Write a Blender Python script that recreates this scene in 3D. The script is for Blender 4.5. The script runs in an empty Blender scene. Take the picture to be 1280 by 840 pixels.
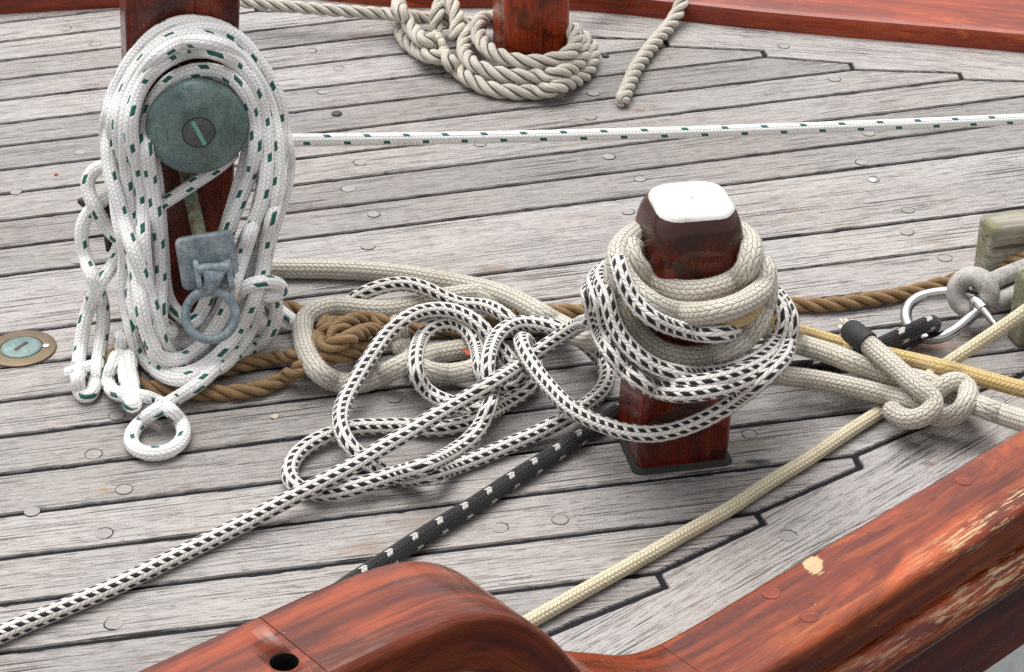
import bpy, bmesh, math, random
import numpy as np
from mathutils import Vector, Matrix, noise as mnoise

random.seed(7); rng = np.random.default_rng(7)
S = bpy.context.scene
COL = S.collection

# ------------------------------------------------------------------ camera
FPX = 2610.0; TH = math.radians(31.0); DIST = 2.61
C = np.array([0, -DIST*math.cos(TH), DIST*math.sin(TH)])
FW = np.array([0, math.cos(TH), -math.sin(TH)]); RT = np.array([1.0, 0, 0]); UP = np.array([0, math.sin(TH), math.cos(TH)])
cd = bpy.data.cameras.new('camera'); cam = bpy.data.objects.new('camera', cd); COL.objects.link(cam)
cam.location = C; cam.rotation_euler = (math.pi/2-TH, 0, 0)
cd.sensor_width = 36; cd.lens = FPX/1280*36; cd.clip_start = .05; cd.clip_end = 3000
S.camera = cam

def ray(x, y): return FW*FPX+RT*(x-640)+UP*(420-y)
def at(x, y, z=0.0):
    d = ray(x, y); return C+d*((z-C[2])/d[2])
def plane(x, y, P0, n):
    d = ray(x, y); return C+d*(((P0-C)@n)/(d@n))
def proj(P):
    v = np.asarray(P)-C; k = FPX/(v@FW); return np.array([640+k*(v@RT), 420-k*(v@UP)])
def V3(*a): return np.array(a, float)
def unit(v): return v/np.linalg.norm(v)

# ------------------------------------------------------------------ object helpers
def tag(o, label=None, cat=None, group=None, kind=None):
    if label: o['label'] = label
    if cat: o['category'] = cat
    if group: o['group'] = group
    if kind: o['kind'] = kind
    return o
def empty(name, loc, label, cat, group=None):
    o = bpy.data.objects.new(name, None); COL.objects.link(o); o.location = loc
    o.empty_display_size = .02
    bpy.context.view_layer.update()
    return tag(o, label, cat, group)
def obj(name, me, mats=None, parent=None):
    o = bpy.data.objects.new(name, me); COL.objects.link(o)
    for m in (mats if isinstance(mats, (list, tuple)) else [mats] if mats else []): me.materials.append(m)
    if parent:
        o.parent = parent
        M = Matrix.Identity(4); p = parent
        o.matrix_parent_inverse = parent.matrix_world.inverted()
    return o
def mesh(name, vs, fs, uvs=None, smooth=True, mi=None):
    me = bpy.data.meshes.new(name)
    me.from_pydata([tuple(map(float, v)) for v in vs], [], [tuple(f) for f in fs])
    if uvs is not None:            # per-loop list
        l = me.uv_layers.new(name='UVMap'); l.data.foreach_set('uv', np.asarray(uvs, np.float32).ravel())
    if smooth: me.polygons.foreach_set('use_smooth', [True]*len(me.polygons))
    if mi is not None: me.polygons.foreach_set('material_index', mi)
    me.update(); return me

class MB:
    """collects shapes of one part"""
    def __init__(s): s.v = []; s.f = []; s.uv = []; s.mi = []
    def add(s, vs, fs, uv=None, mi=0):
        b = len(s.v); s.v += [tuple(map(float, p)) for p in vs]
        for f in fs:
            s.f.append(tuple(i+b for i in f)); s.mi.append(mi)
            for i in f: s.uv.append((0, 0) if uv is None else tuple(map(float, uv[i])))
    def grid(s, rows, closed=False, caps=False, uv=None, mi=0):
        """rows: list of equally long rings"""
        n = len(rows[0]); vs = [p for r in rows for p in r]; fs = []; m = n if closed else n-1
        b = len(s.v); s.v += [tuple(map(float, p)) for p in vs]
        for i in range(len(rows)-1):
            for j in range(m):
                a, c = i*n+j, i*n+(j+1) % n
                s.f.append((a+b, c+b, c+n+b, a+n+b)); s.mi.append(mi)
                if uv is None: s.uv += [(0, 0)]*4
                else:
                    u0, u1 = uv[0][i], uv[0][i+1]; w0, w1 = uv[1][j], uv[1][j+1]
                    s.uv += [(u0, w0), (u0, w1), (u1, w1), (u1, w0)]
        if caps:
            s.f.append(tuple(b+j for j in range(n))[::-1]); s.f.append(tuple(b+(len(rows)-1)*n+j for j in range(n)))
            s.mi += [mi, mi]; s.uv += [(uv[0][0] if uv else 0, uv[1][j] if uv else 0) for j in range(n)]*2
    def lathe(s, prof, O, ax, seg=40, mi=0, squash=None):
        ax = unit(np.asarray(ax, float)); t = V3(0, 0, 1) if abs(ax[2]) < .9 else V3(1, 0, 0)
        a = unit(np.cross(ax, t)); b = np.cross(ax, a)
        rows = [[O+ax*h+(a*math.cos(q)+b*math.sin(q))*max(r, 1e-5) for q in np.linspace(0, 2*math.pi, seg, endpoint=False)] for r, h in prof]
        s.grid(rows, True, False, ([0]*len(rows), np.linspace(0, 1, seg+1)), mi)
    def tube(s, pts, r, seg=12, caps=True, mi=0):
        pts = np.asarray(pts, float); fr = frames(pts)
        q = np.linspace(0, 2*math.pi, seg, endpoint=False); rr = np.broadcast_to(r, len(pts))
        rows = [[p+(n*math.cos(t)+b*math.sin(t))*rr[i] for t in q] for i, (p, (n, b)) in enumerate(zip(pts, fr))]
        ds = np.concatenate([[0], np.cumsum(np.linalg.norm(np.diff(pts, axis=0), axis=1))])
        s.grid(rows, True, caps, (ds, np.linspace(0, 1, seg+1)), mi)
    def build(s, name, mats, parent=None, smooth=True, bevel=0, subsurf=0, autosmooth=True):
        me = mesh(name, s.v, s.f, s.uv, smooth, s.mi)
        bm = bmesh.new(); bm.from_mesh(me)
        bmesh.ops.remove_doubles(bm, verts=bm.verts, dist=1e-6)
        bmesh.ops.recalc_face_normals(bm, faces=bm.faces)
        if bevel:
            es = [e for e in bm.edges if len(e.link_faces) == 2 and e.calc_face_angle(0) > .6]
            bmesh.ops.bevel(bm, geom=es, offset=bevel, segments=3, affect='EDGES', profile=.5)
        for e in bm.edges:
            if autosmooth and len(e.link_faces) == 2 and e.calc_face_angle(0) > .7: e.smooth = False
        for f in bm.faces: f.smooth = smooth
        bm.to_mesh(me); bm.free()
        return obj(name, me, mats, parent)

def frames(P):
    T = np.gradient(P, axis=0); T /= np.linalg.norm(T, axis=1)[:, None]+1e-12
    n = np.cross(T[0], V3(.13, .2, 1)); n /= np.linalg.norm(n); out = []
    for i in range(len(P)):
        n = n-T[i]*(n@T[i]); n /= np.linalg.norm(n); out.append((n, np.cross(T[i], n)))
    return out

def spline(pts, ds, smooth=0.0):
    """centripetal Catmull-Rom through pts (any dimension), resampled at ds"""
    P = np.asarray(pts, float)
    P = np.vstack([2*P[0]-P[1], P, 2*P[-1]-P[-2]]); out = []
    for i in range(1, len(P)-2):
        p0, p1, p2, p3 = P[i-1:i+3]
        d = lambda a, b: max(np.linalg.norm((a-b)[:3]), 1e-6)**.5
        t0 = 0; t1 = t0+d(p0, p1); t2 = t1+d(p1, p2); t3 = t2+d(p2, p3)
        for t in np.linspace(t1, t2, 14, endpoint=False):
            a1 = (t1-t)/(t1-t0)*p0+(t-t0)/(t1-t0)*p1; a2 = (t2-t)/(t2-t1)*p1+(t-t1)/(t2-t1)*p2; a3 = (t3-t)/(t3-t2)*p2+(t-t2)/(t3-t2)*p3
            b1 = (t2-t)/(t2-t0)*a1+(t-t0)/(t2-t0)*a2; b2 = (t3-t)/(t3-t1)*a2+(t-t1)/(t3-t1)*a3
            out.append((t2-t)/(t2-t1)*b1+(t-t1)/(t2-t1)*b2)
    out.append(P[-2]); out = np.array(out)
    return resample(out, ds, smooth)
def resample(out, ds, smooth=0.0):
    s = np.concatenate([[0], np.cumsum(np.linalg.norm(np.diff(out[:, :3], axis=0), axis=1))])
    n = max(4, int(s[-1]/ds)+1); q = np.linspace(0, s[-1], n)
    R = np.stack([np.interp(q, s, out[:, k]) for k in range(out.shape[1])], 1)
    if smooth > 0:
        it = int((smooth/(s[-1]/(n-1)))**2*2)+1
        for _ in range(min(it, 400)): R[1:-1] = R[1:-1]*.5+(R[:-2]+R[2:])*.25
    return R

# ------------------------------------------------------------------ node helper
class NT:
    def __init__(s, name):
        s.m = bpy.data.materials.new(name); s.m.use_nodes = True; s.t = s.m.node_tree; s.t.nodes.clear()
        s.out = s.t.nodes.new('ShaderNodeOutputMaterial'); s.b = s.t.nodes.new('ShaderNodeBsdfPrincipled')
        s.t.links.new(s.b.outputs[0], s.out.inputs[0])
    def put(s, inp, v):
        if v is None: return
        if hasattr(v, 'links') or isinstance(v, bpy.types.NodeSocket): s.t.links.new(v, inp)
        elif isinstance(v, (tuple, list)) and len(v) == 3 and inp.type == 'RGBA': inp.default_value = (*v, 1)
        else: inp.default_value = v
    def n(s, typ, ins=None, **pr):
        nd = s.t.nodes.new('ShaderNode'+typ)
        for k, v in pr.items(): setattr(nd, k, v)
        for k, v in (ins or {}).items(): s.put(nd.inputs[k], v)
        return nd
    def m_(s, op, a, b=None, c=None):
        nd = s.n('Math', operation=op); s.put(nd.inputs[0], a); s.put(nd.inputs[1], b)
        if c is not None: s.put(nd.inputs[2], c)
        return nd.outputs[0]
    def mix(s, f, a, b, bt='MIX'):
        nd = s.n('Mix', data_type='RGBA', blend_type=bt); s.put(nd.inputs[0], f); s.put(nd.inputs[6], a); s.put(nd.inputs[7], b); return nd.outputs[2]
    def rng(s, v, a, b, c=0.0, d=1.0, sm=True):
        nd = s.n('MapRange', interpolation_type='SMOOTHSTEP' if sm else 'LINEAR'); 
        for k, x in zip((0, 1, 2, 3, 4), (v, a, b, c, d)): s.put(nd.inputs[k], x)
        return nd.outputs[0]
    def coord(s, kind='Object'): return s.n('TexCoord').outputs[kind]
    def uv(s): return s.n('UVMap', uv_map='UVMap').outputs[0]
    def mp(s, v, sc=(1, 1, 1), loc=(0, 0, 0), rot=(0, 0, 0)):
        return s.n('Mapping', {'Vector': v, 'Scale': sc, 'Location': loc, 'Rotation': rot}).outputs[0]
    def noise(s, v, sc, det=4, ro=.55, dist=0): return s.n('TexNoise', {'Vector': v, 'Scale': sc, 'Detail': det, 'Roughness': ro, 'Distortion': dist}).outputs[0]
    def sep(s, v):
        o = s.n('SeparateXYZ', {0: v}).outputs; return o[0], o[1], o[2]
    def ramp(s, v, stops):
        nd = s.n('ValToRGB', {0: v}); e = nd.color_ramp.elements
        while len(e) < len(stops): e.new(.5)
        for el, (p, c) in zip(e, stops): el.position = p; el.color = (*c, 1)
        return nd.outputs[0]
    def bump(s, h, dist, st=1.0, normal=None):
        nd = s.n('Bump', {'Height': h, 'Distance': dist, 'Strength': st}); s.put(nd.inputs['Normal'], normal); return nd.outputs[0]
    def set(s, **k):
        nm = dict(col='Base Color', rough='Roughness', metal='Metallic', nor='Normal', coat='Coat Weight', coatr='Coat Roughness', spec='Specular IOR Level', sheen='Sheen Weight', sss='Subsurface Weight', coatn='Coat Normal')
        for a, v in k.items(): s.put(s.b.inputs[nm[a]], v)
        return s.m

# ------------------------------------------------------------------ materials
def m_deck():
    N = NT('weathered_teak'); uv = N.uv(); tone = N.n('Attribute', attribute_name='tone').outputs['Fac']
    g = N.noise(N.mp(uv, (2.2, 62, 1)), 1.0, 5, .6, .25)
    fine = N.noise(N.mp(uv, (14, 330, 1)), 1.0, 4, .65, .1)
    fine2 = N.noise(N.mp(uv, (38, 760, 1)), 1.0, 3, .6)
    blot = N.noise(N.mp(uv, (5, 14, 1)), 1.0, 4, .6)
    blot2 = N.noise(N.mp(uv, (9, 40, 1), (3, 1, 0)), 1.0, 3, .6)
    crack = N.noise(N.mp(uv, (5, 400, 1), (9, 4, 0)), 1.0, 3, .5, .25)
    crackz = N.noise(N.mp(uv, (6, 30, 1), (5, 8, 0)), 1.0, 2, .5)
    ck = N.m_('MULTIPLY', N.rng(crack, .40, .378), N.rng(crackz, .40, .52))
    pit = N.noise(N.mp(uv, (60, 420, 1), (2, 2, 0)), 1.0, 2, .5)
    pk = N.rng(pit, .34, .27)
    col = N.ramp(g, [(.25, (.265, .243, .230)), (.5, (.328, .307, .294)), (.75, (.385, .364, .350))])
    col = N.mix(N.rng(fine, .3, .7, 0, .62), col, N.mix(.6, col, (.50, .476, .458)))
    col = N.mix(N.rng(fine, .445, .395, 0, .55), col, (.105, .095, .09))
    col = N.mix(N.rng(fine2, .455, .405, 0, .62), col, (.085, .078, .075))
    col = N.mix(N.rng(blot, .58, .75, 0, .5), col, (.29, .24, .195))
    col = N.mix(N.rng(blot2, .64, .74, 0, .45), col, (.17, .12, .085))
    col = N.mix(N.rng(blot, .45, .25, 0, .35), col, (.42, .41, .42))
    col = N.mix(N.m_('MULTIPLY', ck, .88), col, (.045, .04, .038))
    col = N.mix(N.m_('MULTIPLY', pk, .7), col, (.07, .06, .055))
    tn = N.rng(tone, 0, 1, .70, 1.10, False)
    col = N.mix(1.0, col, N.n('CombineXYZ', {0: tn, 1: tn, 2: tn}).outputs[0], 'MULTIPLY')
    # stains that stay put on the wood (rust under the shackle, dirt at the posts)
    oc = N.coord(); wob = N.noise(oc, 45, 3)
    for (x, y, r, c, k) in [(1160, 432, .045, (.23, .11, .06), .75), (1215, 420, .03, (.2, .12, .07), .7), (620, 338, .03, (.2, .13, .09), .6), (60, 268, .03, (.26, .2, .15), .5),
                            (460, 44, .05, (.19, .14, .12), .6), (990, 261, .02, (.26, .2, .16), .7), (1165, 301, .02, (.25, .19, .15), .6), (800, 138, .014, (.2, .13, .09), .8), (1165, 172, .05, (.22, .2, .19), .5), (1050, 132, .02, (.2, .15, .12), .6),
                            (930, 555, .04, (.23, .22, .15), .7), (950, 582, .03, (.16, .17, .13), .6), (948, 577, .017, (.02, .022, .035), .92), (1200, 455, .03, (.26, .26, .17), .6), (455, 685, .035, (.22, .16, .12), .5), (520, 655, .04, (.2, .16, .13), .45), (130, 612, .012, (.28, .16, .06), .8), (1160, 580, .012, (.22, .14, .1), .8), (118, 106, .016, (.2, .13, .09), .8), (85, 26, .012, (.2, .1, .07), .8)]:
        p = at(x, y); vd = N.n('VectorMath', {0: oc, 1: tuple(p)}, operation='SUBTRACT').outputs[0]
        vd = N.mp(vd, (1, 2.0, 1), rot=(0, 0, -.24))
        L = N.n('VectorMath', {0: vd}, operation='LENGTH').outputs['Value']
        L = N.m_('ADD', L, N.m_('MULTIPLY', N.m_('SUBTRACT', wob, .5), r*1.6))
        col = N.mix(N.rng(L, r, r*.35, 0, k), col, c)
    wm = N.rng(N.noise(oc, 3.2, 3, .6), .35, .65); col = N.mix(1.0, col, N.mix(wm, (1.03, 1.0, .97), (.98, .985, 1.0)), 'MULTIPLY')
    h = N.m_('ADD', N.m_('MULTIPLY', fine, .5), N.m_('MULTIPLY', fine2, .3))
    h = N.m_('SUBTRACT', h, N.m_('MULTIPLY', ck, .9))
    h = N.m_('SUBTRACT', h, N.m_('MULTIPLY', pk, .5))
    return N.set(col=col, rough=N.rng(g, .3, .7, .55, .75), nor=N.bump(h, .0011, .8), spec=.35)
def m_caulk():
    N = NT('black_caulk'); o = N.coord(); a = N.noise(o, 130, 3)
    return N.set(col=N.mix(a, (.006, .006, .008), (.020, .019, .022)), rough=.8, nor=N.bump(a, .001, .4), spec=.15)
def m_plug():
    N = NT('plug_wood'); o = N.coord(); a = N.noise(N.mp(o, (60, 420, 60), rot=(0, 0, -.2)), 1, 4); b = N.noise(o, 18, 2)
    return N.set(col=N.mix(b, N.mix(a, (.15, .135, .125), (.38, .36, .345)), N.mix(a, (.2, .17, .14), (.42, .40, .385))), rough=.7, nor=N.bump(a, .0008, .6))
def m_plain(name, c, rough=.6, metal=0, k=.25, sc=60, **kw):
    N = NT(name); a = N.noise(N.coord(), sc, 4)
    return N.set(col=N.mix(a, tuple(x*(1-k) for x in c), tuple(min(1, x*(1+k)) for x in c)), rough=rough, metal=metal, nor=N.bump(a, .0008, .3), **kw)

def braid(name, base, dark, N_rows=10, cell=.85, rule=None, fleck=None, rough=.9, gap=.5, bump=.9, dirt=(.5, .45, .38), dirtk=.25, yarns=3, slant=.55, period=8.0):
    N = NT(name); u, v, _ = N.sep(N.uv())
    vn = N.m_('MULTIPLY', v, float(N_rows)); j = N.m_('FLOOR', vn); fv = N.m_('FRACT', vn)
    par = N.m_('MODULO', j, 2.0); dr = N.m_('SUBTRACT', N.m_('MULTIPLY', par, 2.0), 1.0); jh = N.m_('FLOOR', N.m_('MULTIPLY', j, .5))
    c = N.m_('ADD', N.m_('MULTIPLY', u, 1/cell), N.m_('MULTIPLY', dr, N.m_('MULTIPLY', N.m_('SUBTRACT', fv, .5), slant)))
    c = N.m_('ADD', c, N.m_('MULTIPLY', par, .5))
    k = N.m_('FLOOR', c); fc = N.m_('FRACT', c)
    def pil(f, e):
        q = N.m_('MULTIPLY', N.m_('MULTIPLY', f, N.m_('SUBTRACT', 1.0, f)), 4.0); return N.m_('POWER', q, e)
    h = N.m_('MULTIPLY', pil(fc, .45), pil(fv, .45))
    yl = N.m_('ABSOLUTE', N.m_('SINE', N.m_('MULTIPLY', fc, yarns*math.pi)))
    col = base
    nz = N.noise(N.mp(N.uv(), (.35, 3, 1)), 1.0, 4); nz2 = N.noise(N.mp(N.uv(), (3, 30, 1)), 1.0, 3, .7)
    col = N.mix(N.rng(nz, .45, .75, 0, dirtk*2), base, dirt)
    col = N.mix(N.rng(nz2, .35, .7, 0, .3), col, N.mix(.45, base, dirt))
    if rule == 'half':
        par0 = N.m_('LESS_THAN', par, .5)
        f = N.m_('MULTIPLY', par0, N.m_('LESS_THAN', N.m_('MODULO', N.m_('ADD', N.m_('ADD', c, jh), 2000.0), 2.0), 1.25))
        col = N.mix(f, col, fleck)
    elif rule == 'fleck':
        j4 = N.m_('FLOOR', N.m_('MULTIPLY', j, .25))
        a = N.m_('LESS_THAN', N.m_('MODULO', j, 4.0), .5)
        b = N.m_('LESS_THAN', N.m_('MODULO', N.m_('ADD', N.m_('ADD', k, N.m_('MULTIPLY', j4, 3.0)), period*1000), period), 1.35)
        f = N.m_('MULTIPLY', a, b); col = N.mix(f, col, fleck)
    elif rule == 'pair':
        a = N.m_('LESS_THAN', N.m_('MODULO', j, 5.0), 1.5)
        b = N.m_('LESS_THAN', N.m_('MODULO', N.m_('ADD', k, 7000.0), 9.0), 1.5)
        b = N.m_('MULTIPLY', b, N.m_('GREATER_THAN', yl, .45))
        f = N.m_('MULTIPLY', a, b); col = N.mix(f, col, fleck)
    col = N.mix(N.m_('MULTIPLY', N.rng(h, .5, .15), gap), col, dark)
    col = N.mix(N.rng(yl, .45, .1, 0, .22), col, dark)
    hh = N.m_('ADD', h, N.m_('MULTIPLY', yl, .16)); hh = N.m_('ADD', hh, N.m_('MULTIPLY', nz2, .2))
    return N.set(col=col, rough=rough, nor=N.bump(hh, .0014, bump), spec=.15, sheen=.25)
def twist(name, c0, c1, groove, rough=.85, gk=.7, fib=26):
    N = NT(name); u, v, _ = N.sep(N.uv())       # v follows the strand
    q = N.m_('ABSOLUTE', N.m_('SUBTRACT', N.m_('FRACT', N.m_('MULTIPLY', v, 3.0)), .5))   # .5 at the groove
    w = N.m_('ADD', N.m_('MULTIPLY', v, 3.0*fib/6), N.m_('MULTIPLY', u, -1.3))
    yl = N.m_('ABSOLUTE', N.m_('SINE', N.m_('MULTIPLY', w, 3.14159)))
    nz = N.noise(N.mp(N.uv(), (.8, 60, 1)), 1.0, 4, .65); nb = N.noise(N.mp(N.uv(), (.25, 2, 1)), 1.0, 3)
    col = N.mix(N.rng(nz, .3, .7), c0, c1); col = N.mix(N.rng(nb, .45, .8, 0, .4), col, tuple(x*.62 for x in c0))
    col = N.mix(N.rng(yl, .5, .1, 0, .35), col, tuple(x*.4 for x in c0))
    col = N.mix(N.rng(q, .35, .47, 0, gk), col, groove)
    h = N.m_('ADD', N.m_('MULTIPLY', yl, .5), N.m_('MULTIPLY', nz, .7))
    return N.set(col=col, rough=rough, nor=N.bump(h, .0012, .8), spec=.2, sheen=.15)

def m_varnish(name, lo, mid, hi, uvgrain=True, wear=0.0, grain=(2.5, 60, 1), rough=.4, dark=.5, coatr=.1, head=0):
    N = NT(name); co = N.uv() if uvgrain else N.coord()
    g = N.noise(N.mp(co, grain), 1.0, 6, .6, .6); b = N.noise(N.mp(co, tuple(x*.22 for x in grain)), 1.0, 4, .55, .8)
    cl = N.noise(N.mp(co, (5, 19, 1) if uvgrain else (14, 14, 14), (4, 2, 0)), 1.0, 6, .68, .9)
    col = N.ramp(N.m_('ADD', N.m_('MULTIPLY', g, .55), N.m_('MULTIPLY', b, .45)), [(.32, lo), (.5, mid), (.68, hi)])
    col = N.mix(N.rng(cl, .50, .62, 0, dark), col, tuple(x*.65 for x in lo))
    col = N.mix(N.rng(cl, .44, .33, 0, .55), col, hi)
    fl = N.noise(N.mp(co, (16, 420, 30) if uvgrain else (420, 420, 20)), 1.0, 3, .6)
    col = N.mix(N.rng(fl, .47, .34, 0, .6), col, tuple(x*.3 for x in lo))
    rr = rough; cw = 1.0
    if head:      # end grain gone dark with age at the bollard's head
        zz_ = N.sep(N.coord())[2]; zz_ = N.m_('ADD', zz_, N.m_('MULTIPLY', N.m_('SUBTRACT', cl, .5), .03)); col = N.mix(N.rng(zz_, head-.052, head-.028, 0, .82), col, (.028, .011, .007))
    if wear:
        u, v, _ = N.sep(N.uv()); wn = N.noise(N.mp(N.uv(), (22, 260, 1)), 1.0, 5, .72, .3); wb = N.noise(N.mp(N.uv(), (5, 17, 1), (2.3, 0, 0)), 1.0, 5, .62, .5)
        edge = N.rng(N.m_('ABSOLUTE', N.m_('SUBTRACT', v, wear[0])), .024, .004)                  # along the outer arris
        zone = N.m_('MULTIPLY', edge, N.rng(u, .30, .18, wear[1], 1.0))
        spots = N.m_('MULTIPLY', N.rng(wb, .64, .72, 0, .85), N.rng(u, .42, .32))
        zz = N.m_('MAXIMUM', zone, spots)
        f = N.m_('MULTIPLY', zz, N.rng(N.m_('ADD', wn, N.m_('MULTIPLY', wb, .35)), .695, .745))
        inn = N.rng(N.m_('ABSOLUTE', N.m_('SUBTRACT', v, .022)), .020, .004, 0, .55)
        hz = N.m_('MAXIMUM', N.m_('MAXIMUM', N.rng(N.m_('ABSOLUTE', N.m_('SUBTRACT', v, wear[0]-.008)), .034, .006, .1, 1), inn), spots)
        hot = N.m_('MULTIPLY', N.m_('MULTIPLY', N.rng(N.m_('ADD', wb, N.m_('MULTIPLY', N.m_('SUBTRACT', g, .5), .5)), .42, .62), hz), .8)
        col = N.mix(hot, col, (.46, .085, .02))
        col = N.mix(f, col, N.mix(fl, (.30, .17, .07), (.66, .50, .31)))
        P_ = plane(1017, 706, V3(0, 0, .13), V3(0, 0, 1)); vd = N.n('VectorMath', {0: N.coord('Object'), 1: tuple(P_)}, operation='SUBTRACT').outputs[0]
        vd = N.mp(vd, (1.25, .8, .3), rot=(0, 0, -.72)); Ld = N.n('VectorMath', {0: vd}, operation='LENGTH').outputs['Value']
        f = N.m_('MAXIMUM', f, N.rng(N.m_('ADD', Ld, N.m_('MULTIPLY', N.m_('SUBTRACT', wn, .5), .022)), .0125, .0105))
        col = N.mix(f, col, N.mix(fl, (.30, .17, .07), (.66, .50, .31)))
        chip = N.noise(N.mp(N.uv(), (85, 210, 1), (5, 5, 0)), 1.0, 2, .5); col = N.mix(N.rng(chip, .755, .775, 0, .9), col, (.55, .42, .3))
        cw = N.m_('SUBTRACT', 1.0, N.m_('MULTIPLY', f, .9)); rr = N.m_('ADD', N.m_('MULTIPLY', f, .3), rough)
    un = N.noise(N.coord(), 18, 2)
    nb = N.bump(N.m_('ADD', N.m_('MULTIPLY', fl, .25), N.m_('MULTIPLY', un, 2.2)), .0012, .5)
    return N.set(col=col, rough=rr, coat=N.m_('MULTIPLY', cw, .5), coatr=coatr, nor=nb, coatn=nb, spec=.2)

def m_patina():
    N = NT('bronze_patina'); o = N.coord(); a = N.noise(o, 38, 5, .65); b = N.noise(o, 420, 3, .6); w = N.noise(o, 9, 3)
    col = N.ramp(a, [(.3, (.085, .13, .128)), (.5, (.145, .215, .205)), (.72, (.24, .32, .30))])
    col = N.mix(N.rng(b, .52, .62, 0, .55), col, (.04, .06, .06))
    col = N.mix(N.rng(w, .55, .75, 0, .4), col, (.09, .075, .05))
    return N.set(col=col, rough=N.rng(a, .3, .7, .42, .62), metal=.35, nor=N.bump(b, .0007, .5))
def m_galv():
    N = NT('galvanised_blue'); o = N.coord(); a = N.noise(o, 55, 5, .7); b = N.noise(o, 260, 3, .6); w = N.noise(o, 20, 3)
    col = N.ramp(a, [(.32, (.13, .17, .2)), (.5, (.25, .30, .335)), (.7, (.42, .46, .48))])
    col = N.mix(N.rng(w, .55, .72, 0, .5), col, (.20, .36, .36)); col = N.mix(N.rng(b, .56, .66, 0, .5), col, (.09, .10, .11))
    col = N.mix(N.rng(b, .38, .3, 0, .5), col, (.6, .62, .6))
    return N.set(col=col, rough=.55, metal=.3, nor=N.bump(N.m_('ADD', a, b), .0009, .6))
def m_rod():
    N = NT('bronze_verdigris'); o = N.coord(); a = N.noise(o, 70, 5, .7); b = N.noise(o, 200, 3)
    col = N.ramp(a, [(.35, (.12, .085, .04)), (.5, (.2, .17, .09)), (.62, (.2, .34, .27))])
    return N.set(col=col, rough=.6, metal=.2, nor=N.bump(b, .001, .5))
def m_old():
    N = NT('mossy_grey_wood'); o = N.coord(); r = N.mp(o, (1, 1, 1), rot=(0, 0, -.24))
    g = N.noise(N.mp(r, (8, 110, 190)), 1, 5, .6, .3); b = N.noise(o, 26, 4); ck = N.noise(N.mp(r, (7, 60, 150), (3, 3, 3)), 1, 3)
    nz = N.sep(N.n('NewGeometry').outputs['Normal'])[2]
    col = N.ramp(g, [(.3, (.17, .145, .11)), (.55, (.31, .28, .23)), (.75, (.43, .40, .355))])
    col = N.mix(N.rng(b, .42, .62, 0, .7), col, (.17, .18, .085)); col = N.mix(N.rng(ck, .4, .33, 0, .8), col, (.04, .033, .025))
    return N.set(col=col, rough=.8, nor=N.bump(N.m_('SUBTRACT', g, N.rng(ck, .4, .33)), .0015, .6))
def m_leather():
    N = NT('grey_leather'); o = N.coord(); a = N.noise(o, 260, 4, .7); b = N.noise(o, 40, 4)
    col = N.ramp(b, [(.3, (.27, .25, .235)), (.55, (.48, .46, .44)), (.72, (.33, .28, .24))]); col = N.mix(N.rng(a, .5, .36, 0, .6), col, (.15, .13, .12))
    return N.set(col=col, rough=.85, nor=N.bump(a, .0016, .9))
def m_steel():
    N = NT('polished_steel'); a = N.noise(N.coord(), 160, 3)
    return N.set(col=(.50, .50, .50), metal=1.0, rough=N.rng(a, .3, .7, .07, .2))
def m_white():
    N = NT('white_paint'); o = N.coord(); a = N.noise(o, 180, 4, .6); b = N.noise(o, 25, 3)
    return N.set(col=N.mix(N.rng(b, .46, .7, 0, .6), (.70, .70, .68), (.50, .46, .36)), rough=.45, nor=N.bump(a, .0008, .4))

M = {}
M['deck'] = m_deck(); M['caulk'] = m_caulk(); M['plug'] = m_plug()
M['rail'] = m_varnish('varnished_rail', (.070, .008, .0025), (.155, .021, .0038), (.36, .080, .010), True, (.087, .05), (2.2, 70, 1), dark=.6, coatr=.06)
M['bead'] = m_varnish('varnished_strake', (.075, .0075, .003), (.145, .017, .004), (.29, .052, .009), True, (.024, .25), (2.2, 70, 1), dark=.6, coatr=.06)
M['rail_far'] = m_varnish('varnished_rail_far', (.13, .013, .004), (.27, .034, .007), (.50, .10, .014), True, 0, (3, 26, 1), dark=.35)
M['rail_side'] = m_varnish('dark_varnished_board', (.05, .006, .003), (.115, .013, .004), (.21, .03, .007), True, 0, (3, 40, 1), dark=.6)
M['rail_plug'] = m_varnish('varnished_plug', (.09, .012, .004), (.20, .028, .007), (.34, .06, .012), False, 0, (30, 160, 30), dark=.5)
M['mahog'] = m_varnish('dark_mahogany', (.04, .007, .004), (.12, .016, .006), (.24, .034, .009), False, 0, (34, 34, 2.6), dark=.75)
M['mahog2'] = m_varnish('bright_mahogany', (.06, .009, .004), (.27, .030, .006), (.50, .085, .011), False, 0, (60, 60, 3.2), dark=.75)
M['white'] = m_white()
M['bw'] = braid('black_white_braid', (.84, .81, .76), (.17, .145, .12), 12, .68, 'half', (.011, .011, .013), dirt=(.60, .53, .45), gap=.7, slant=.7)
M['beige'] = braid('beige_braid', (.64, .60, .515), (.17, .14, .105), 14, .58, dirt=(.44, .39, .31), gap=.9, yarns=3, bump=1.0, dirtk=.3)
M['green'] = braid('white_green_braid', (.91, .905, .885), (.42, .40, .37), 10, .60, 'fleck', (.004, .115, .088), dirt=(.78, .75, .69), dirtk=.14, gap=.42, bump=.8)
M['green_taut'] = braid('taut_green_braid', (.91, .905, .885), (.42, .40, .37), 10, .60, 'fleck', (.004, .115, .088), dirt=(.78, .75, .69), dirtk=.14, period=12.0, gap=.42, bump=.8)
M['black'] = braid('black_white_tick', (.009, .009, .010), (.003, .003, .003), 14, .42, 'pair', (.72, .70, .64), dirt=(.03, .03, .03), gap=.6)
M['cream'] = braid('cream_braid', (.74, .665, .47), (.33, .26, .14), 10, .66, dirt=(.58, .50, .33), gap=.8, bump=1.0)
M['yellow'] = braid('yellow_braid', (.60, .44, .19), (.26, .16, .05), 10, .60, dirt=(.5, .38, .20), gap=.6, dirtk=.3)
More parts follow.
